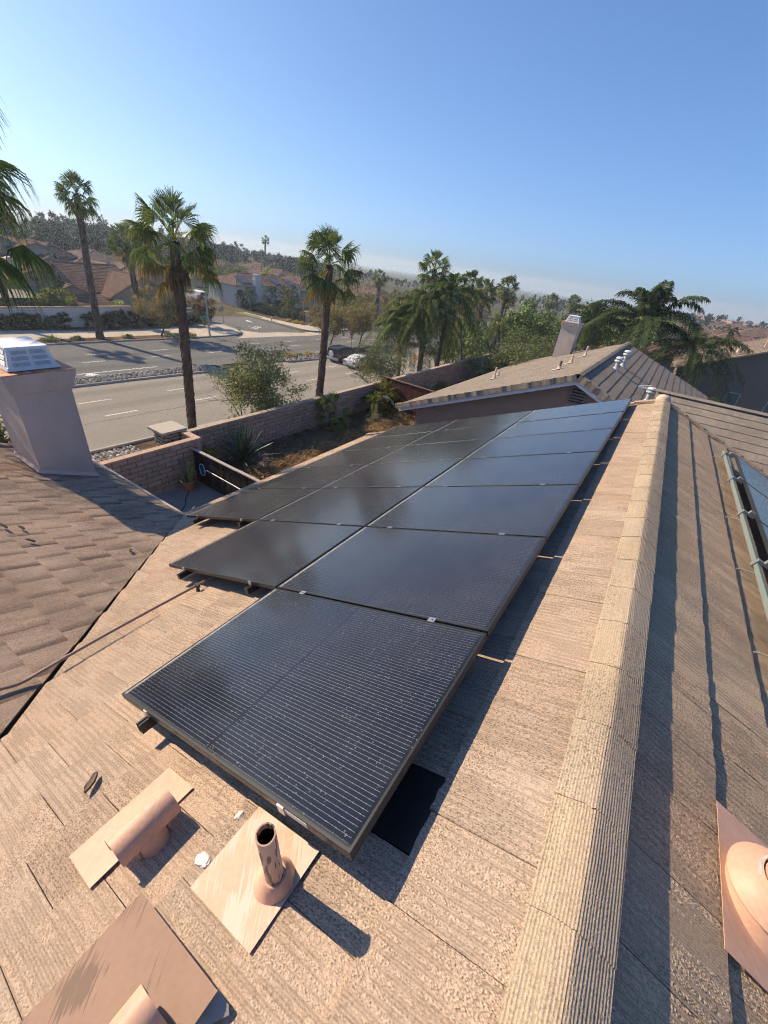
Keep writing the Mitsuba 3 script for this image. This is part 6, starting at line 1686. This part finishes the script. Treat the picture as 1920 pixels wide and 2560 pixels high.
YAW = math.radians(90)
SUVP = [(-2.2, .42), (-2.25, .75), (-2.2, 1.1), (-2.12, 1.72), (-1.95, 1.8), (.25, 1.8), (.55, 1.74), (1.05, 1.16), (2.05, 1.08), (2.28, .95), (2.32, .45)]
t, M = car('black boxy SUV with a rear spare wheel waiting beside the median', (-34.1, 42.9, street_z(42.9)), math.radians(91), SUVP, 4.6, 1.95, (.012, .013, .016),
           {'belt': 1.08, 'side': [[(-1.95, 1.16), (-.9, 1.14), (-.9, 1.62), (-1.9, 1.62)], [(-.8, 1.14), (.1, 1.14), (.1, 1.62), (-.8, 1.62)], [(.2, 1.14), (.95, 1.16), (.55, 1.6), (.2, 1.62)]], 'ends': [(-2.19, 1.18, -2.14, 1.62), (1.08, 1.2, .64, 1.66)]}, 'suv', 'car', .40, (1.4, -1.35),
           [('bumper', (-2.36, -.9, .42), (-2.2, .9, .72), (.42, .42, .42)), ('tail_light', (-2.27, -.92, .95), (-2.2, -.74, 1.15), (.3, .02, .02)), ('tail_light', (-2.27, .74, .95), (-2.2, .92, 1.15), (.3, .02, .02)), ('roof_rail', (-1.7, -.74, 1.8), (.1, -.69, 1.86), (.02, .02, .02)), ('roof_rail', (-1.7, .69, 1.8), (.1, .74, 1.86), (.02, .02, .02)), ('plate', (-2.375, -.2, .5), (-2.36, .2, .64), (.6, .6, .62))])
m = MB(); m.lathe([(.0, .12), (.33, .12), (.37, .06), (.37, -.08), (.0, -.08)], 22, xf(M, [(-2.33, .15, 1.06)])[0], (.55, .56, .57), axis=-M[:3, 0]); addc('spare_wheel_cover', m, t, 'satin', label='round pale cover on the rear spare wheel')
SED = [(-2.3, .4), (-2.34, .7), (-2.28, .98), (-1.75, 1.06), (-.95, 1.42), (.2, 1.46), (1.15, 1.02), (2.1, .84), (2.32, .65), (2.32, .38)]
car('silver white sedan half hidden behind the wispy pale tree', (-30.9, 42.3, street_z(42.3)), math.radians(91), SED, 4.7, 1.85, (.62, .64, .66),
    {'belt': .98, 'side': [[(-1.45, 1.06), (-.3, 1.05), (-.3, 1.36), (-.95, 1.35)], [(-.2, 1.05), (.95, 1.04), (.25, 1.38), (-.2, 1.37)]], 'ends': [(-1.62, 1.09, -1.0, 1.4), (1.08, 1.06, .3, 1.43)]}, 'sedan', 'car', .33, (1.4, -1.4),
    [('tail_light', (-2.36, -.88, .72), (-2.28, -.5, .88), (.3, .02, .02)), ('tail_light', (-2.36, .5, .72), (-2.28, .88, .88), (.3, .02, .02)), ('plate', (-2.36, -.22, .6), (-2.34, .22, .74), (.5, .5, .52))])
TRK = [(-2.9, .5), (-2.92, .75), (-2.9, 1.12), (-.75, 1.14), (-.6, 1.86), (.75, 1.88), (1.35, 1.2), (2.6, 1.12), (2.8, .95), (2.82, .5)]
t, M = car('white pickup truck farther along the road seen between the palm trunks', (-32.5, 64.6, street_z(64.6)), math.radians(90), TRK, 5.6, 1.98, (.7, .71, .72),
           {'belt': 1.1, 'side': [[(-.5, 1.2), (.3, 1.2), (.3, 1.72), (-.45, 1.72)], [(.4, 1.2), (1.2, 1.22), (.75, 1.72), (.4, 1.72)]], 'ends': [(-.72, 1.2, -.62, 1.74), (1.3, 1.26, .82, 1.8)]}, 'pickup_truck', 'car', .40, (1.75, -1.75),
           [('tail_light', (-2.95, -.97, .8), (-2.88, -.82, 1.1), (.5, .02, .02)), ('tail_light', (-2.95, .82, .8), (-2.88, .97, 1.1), (.5, .02, .02)), ('bumper', (-3.02, -.9, .48), (-2.9, .9, .66), (.35, .35, .36)), ('tail_gate', (-2.945, -.8, .72), (-2.92, .8, 1.1), (.12, .12, .13)), ('placard', (-2.96, -.15, .7), (-2.945, .15, 1.0), (.7, .05, .05))])
VAN = [(-2.3, .45), (-2.35, .9), (-2.3, 1.9), (-2.1, 2.0), (1.1, 2.0), (1.75, 1.3), (2.3, 1.1), (2.4, .5)]
car('white van parked beyond the corner hedge', (-85.5, 57.6, -5.1), math.radians(180), VAN, 4.8, 1.95, (.72, .73, .74), {'belt': 1.2, 'side': [[(.5, 1.3), (1.5, 1.3), (1.05, 1.8), (.5, 1.8)]], 'ends': [(1.72, 1.36, 1.2, 1.9), (-2.36, 1.3, -2.33, 1.8)]}, 'van', 'van', .36, (1.5, -1.45))
car('white car parked in the driveway behind the pillar palm', (-76.5, 45.2, -4.6), math.radians(10), SED, 4.6, 1.85, (.66, .68, .7), {'belt': .98, 'side': [[(-1.45, 1.06), (-.3, 1.05), (-.3, 1.36), (-.95, 1.35)], [(-.2, 1.05), (.95, 1.04), (.25, 1.38), (-.2, 1.37)]], 'ends': [(-1.62, 1.09, -1.0, 1.4), (1.08, 1.06, .3, 1.43)]}, 'sedan', 'car', .33, (1.4, -1.4))
car('dark SUV parked on the distant curve of the road', (-46.5, 154, street_z(154)), math.radians(100), SUVP, 4.6, 1.95, (.03, .03, .035), {'belt': 1.08, 'side': [[(-1.95, 1.16), (.95, 1.16), (.55, 1.62), (-1.9, 1.62)]], 'ends': [(-2.19, 1.18, -2.14, 1.62)]}, 'suv', 'car', .4, (1.4, -1.35))

GALV = (.36, .36, .35)


def lamp(label, x, y, h, arm, z=None):
    t = thing('street_lamp', label, 'street lamp'); z = street_z(y) + .13 if z is None else z
    m = MB(); m.tube([(x, y, z), (x, y, z + h * .5), (x, y, z + h)], [.13, .1, .07], 10, col=GALV); m.lathe([(.2, 0), (.2, .1), (.13, .14)], 10, (x, y, z), GALV); addc('pole', m, t, 'satin')
    m = MB(); m.tube([(x, y, z + h - .2), (x + arm[0] * .5, y + arm[1] * .5, z + h + .2), (x + arm[0], y + arm[1], z + h + .25)], .04, 8, col=GALV); addc('arm', m, t, 'satin')
    m = MB(); m.lathe([(.001, -.1), (.16, -.06), (.18, .02), (.001, .1)], 10, (x + arm[0], y + arm[1], z + h + .22), (.4, .4, .4)); addc('head', m, t, 'satin')
    return t


lamp('grey street lamp pole carrying a green street name plate at the corner', -51.9, 36.05, 8.2, (1.6, 0))
m = MB(); m.box((-52.05, 34.9, -2.55), (-52.0, 35.95, -2.27), (.02, .25, .16)); m.box((-52.4, 36.0, -2.2), (-51.6, 36.05, -2.0), (.02, .25, .16)); addc('name_plate', m, 'street_lamp', 'satin', label='green street name plates on the lamp pole')
lamp('distant street lamp on the curve of the road', -44.3, 147, 7.5, (1.4, 0))


def sign(name, label, x, y, h, plates, z=None, post=(.33, .33, .32)):
    t = thing(name, label, 'sign'); z = street_z(y) + .13 if z is None else z
    m = MB(); m.box((x - .03, y - .03, z), (x + .03, y + .03, z + h), post); addc('post', m, t)
    for nm, shape, cz, size, col, nrm in plates:
        n = np.asarray(nrm, float); n /= np.linalg.norm(n); s = np.cross(UZ, n); M = frame(np.array((x, y, z + cz)) + n * .035, s, UZ, n)
        if shape == 'oct': pts = [(size * math.cos(a), size * math.sin(a), 0) for a in np.arange(8) * math.pi / 4 + math.pi / 8]
        elif shape == 'dia': pts = [(size, 0, 0), (0, size, 0), (-size, 0, 0), (0, -size, 0)]
        else: pts = [(-size, -size * shape, 0), (size, -size * shape, 0), (size, size * shape, 0), (-size, size * shape, 0)]
        m = MB(); m.prism(xf(M, pts), n * .004, col); addc(nm, m, t, 'satin')
    return t


sign('stop_sign', 'back of an octagonal stop sign on a thin post at the side street corner', -60.2, 44.6, 2.5, [('plate', 'oct', 2.2, .38, (.33, .33, .34), (-1, .25, 0))])
sign('median_sign', 'small dark double sign on the median behind the black SUV', -38.5, 50.1, 2.3, [('plate', .8, 2.1, .3, (.16, .15, .15), (0, -1, 0)), ('plate', .5, 1.6, .24, (.16, .15, .15), (0, -1, 0))])
sign('warning_sign', 'orange diamond warning sign at the kerb under the feather palms', -25.6, 46.7, 2.0, [('plate', 'dia', 1.7, .42, (.75, .3, .02), (0, -1, 0))], z=-4.9)
sign('red_sign', 'small red orange sign right behind the orange diamond', -26.3, 50.5, 2.3, [('plate', .8, 2.0, .32, (.65, .1, .03), (0, -1, 0))], z=-4.95)
t = thing('fire_hydrant', 'yellow fire hydrant at the side street kerb', 'fire hydrant')
m = MB(); m.lathe([(.16, 0), (.16, .06), (.11, .08), (.11, .5), (.15, .52), (.15, .56), (.11, .6), (.06, .7), (.001, .74)], 12, (-61.5, 55.9, street_z(55.9) + .13), (.65, .48, .03)); m.lathe([(.06, -.2), (.06, .2)], 8, (-61.5, 55.9, street_z(55.9) + .55), (.65, .48, .03), axis=(0, 1, 0)); addc('barrel', m, t, 'satin')

# ------------------------------------------------------------------ wooded hill and far plain
r = np.random.default_rng(500)
V, F, C, n = [], [], [], 0
HC = np.array([(.03, .038, .022), (.042, .05, .028), (.024, .03, .019), (.055, .058, .035)])
crest = [(-330, 40), (-242, 95), (-236, 110), (-238, 140), (-262, 180), (-300, 226), (-283, 253), (-262, 274), (-243, 291)]
cx, cy = np.array(crest).T; cu = np.linspace(0, len(crest) - 1, 400); px_, py_ = np.interp(cu, range(len(crest)), cx), np.interp(cu, range(len(crest)), cy)
trees = []
for i in range(520):
    k = int(r.integers(400)); f_ = 1 - .48 * r.random() ** 1.3; x, y = px_[k] * f_ + r.normal(0, 4), py_[k] * f_ + r.normal(0, 4)
    if math.hypot(x, y) < 150: continue
    trees.append((x, y, r.uniform(4.5, 8.0) * (1.2 if r.random() < .15 else .95)))
for i in range(150):   # far belt of trees from the hill to the right
    a = r.random(); x, y = -215 + 330 * a + r.normal(0, 10), 270 + 130 * a + r.normal(0, 30)
    trees.append((x, y, r.uniform(5.5, 9)))
for x, y, h in trees:
    h *= 1 - .42 * float(ss(150, 260, y)) * (x < -150)
    z = float(ground_h(x, y)); w = h * r.uniform(.3, .46); kk = int(r.integers(6, 10))
    cen = np.stack([x + r.normal(0, w * .45, kk), y + r.normal(0, w * .45, kk), z + h * r.uniform(.3, .95, kk)], 1)
    v, f, c = leaf_cloud(cen, np.full(kk, w * .4), 230, .6, HC * r.uniform(.7, 1.35), int(r.integers(1e9)), 1.1)
    V.append(v); F.append(f + n); C.append(c); n += len(v)
    m = MB(); m.tube([(x, y, z - .5), (x, y, z + h * .75)], [.3, .1], 4, cap=False, col=(.07, .06, .05)); v, f = m.arrays(); V.append(v); F.append(f + n); C.append(m.colors()); n += len(v)
tag(add('hill_woods', (np.vstack(V), np.vstack(F)), 'matte', col=np.vstack(C) * [.42, .5, .47]), 'dark wooded ridge of tall eucalyptus trees on the left skyline', 'woods', kind='stuff')
V, F, C, n = [], [], [], 0
for i in range(900):
    y = r.uniform(180, 1700) ** 1.0; x = r.uniform(-.15, .75) * y * .35 + r.normal(0, 12); z = float(ground_h(x, y)); h = r.uniform(3, 6)
    if x < -20 and y < 400: continue
    v, f, c = leaf_cloud([(x, y, z + h * .55), (x + h * .3, y, z + h * .4), (x - h * .3, y, z + h * .45)], [h * .4] * 3, 40, .7, HC * 1.3, int(r.integers(1e9)), .8); V.append(v); F.append(f + n); C.append(c); n += len(v)
tag(add('plain_trees', (np.vstack(V), np.vstack(F)), 'matte', col=np.vstack(C)), 'hazy scattered trees over the far plain at the right', 'woods', kind='stuff')
m = MB()
for i in range(700):
    y = r.uniform(420, 2400); x = r.uniform(-.1, .8) * y * .32; z = float(ground_h(x, y)); s_ = r.uniform(4, 9); h = r.uniform(2.5, 5)
    m.box((x - s_, y - s_, z - 1), (x + s_, y + s_, z + h), vary((.33, .28, .24), .2, r)); m.raw([(x - s_ * 1.1, y - s_ * 1.1, z + h), (x + s_ * 1.1, y - s_ * 1.1, z + h), (x + s_ * 1.1, y + s_ * 1.1, z + h), (x - s_ * 1.1, y + s_ * 1.1, z + h), (x, y, z + h + s_ * .4)], [[0, 1, 4, 4], [1, 2, 4, 4], [2, 3, 4, 4], [3, 0, 4, 4]], vary((.36, .23, .18), .15, r))
tag(addc('suburb', m), 'hazy carpet of tiny roofs covering the far plain', 'suburb', kind='stuff')
for i, x in enumerate((80, 107, 125, 140.5, 168)):
    t = thing('power_pylon', ('leftmost lattice power pylon on the hazy horizon', 'second pylon from the left on the horizon', 'middle pylon on the horizon', 'second pylon from the right on the horizon', 'rightmost lattice power pylon on the horizon')[i], 'pylon', 'power pylons on the horizon')
    y = 1490; z = float(ground_h(x, y)); h = -15 + (i == 2) * 3 - (i in (1, 3)) * 3 - z; m = MB()
    for sx, sy in ((-1, -1), (1, -1), (1, 1), (-1, 1)): m.bar((x + sx * 3.2, y + sy * 3.2, z), (x + sx * .5, y + sy * .5, z + h), .5, .5, col=(.25, .25, .26))
    for k in range(6): a, b = 3.2 - 2.7 * k / 6, 3.2 - 2.7 * (k + 1) / 6; m.bar((x - a, y - a, z + h * k / 6), (x + b, y - b, z + h * (k + 1) / 6), .3, .3, col=(.25, .25, .26)); m.bar((x + a, y - a, z + h * k / 6), (x - b, y - b, z + h * (k + 1) / 6), .3, .3, col=(.25, .25, .26))
    addc('mast', m, t); m = MB()
    for k in (.78, .88, .97): m.bar((x - 4.5, y, z + h * k), (x + 4.5, y, z + h * k), .4, .4, col=(.25, .25, .26))
    addc('cross_arm', m, t)
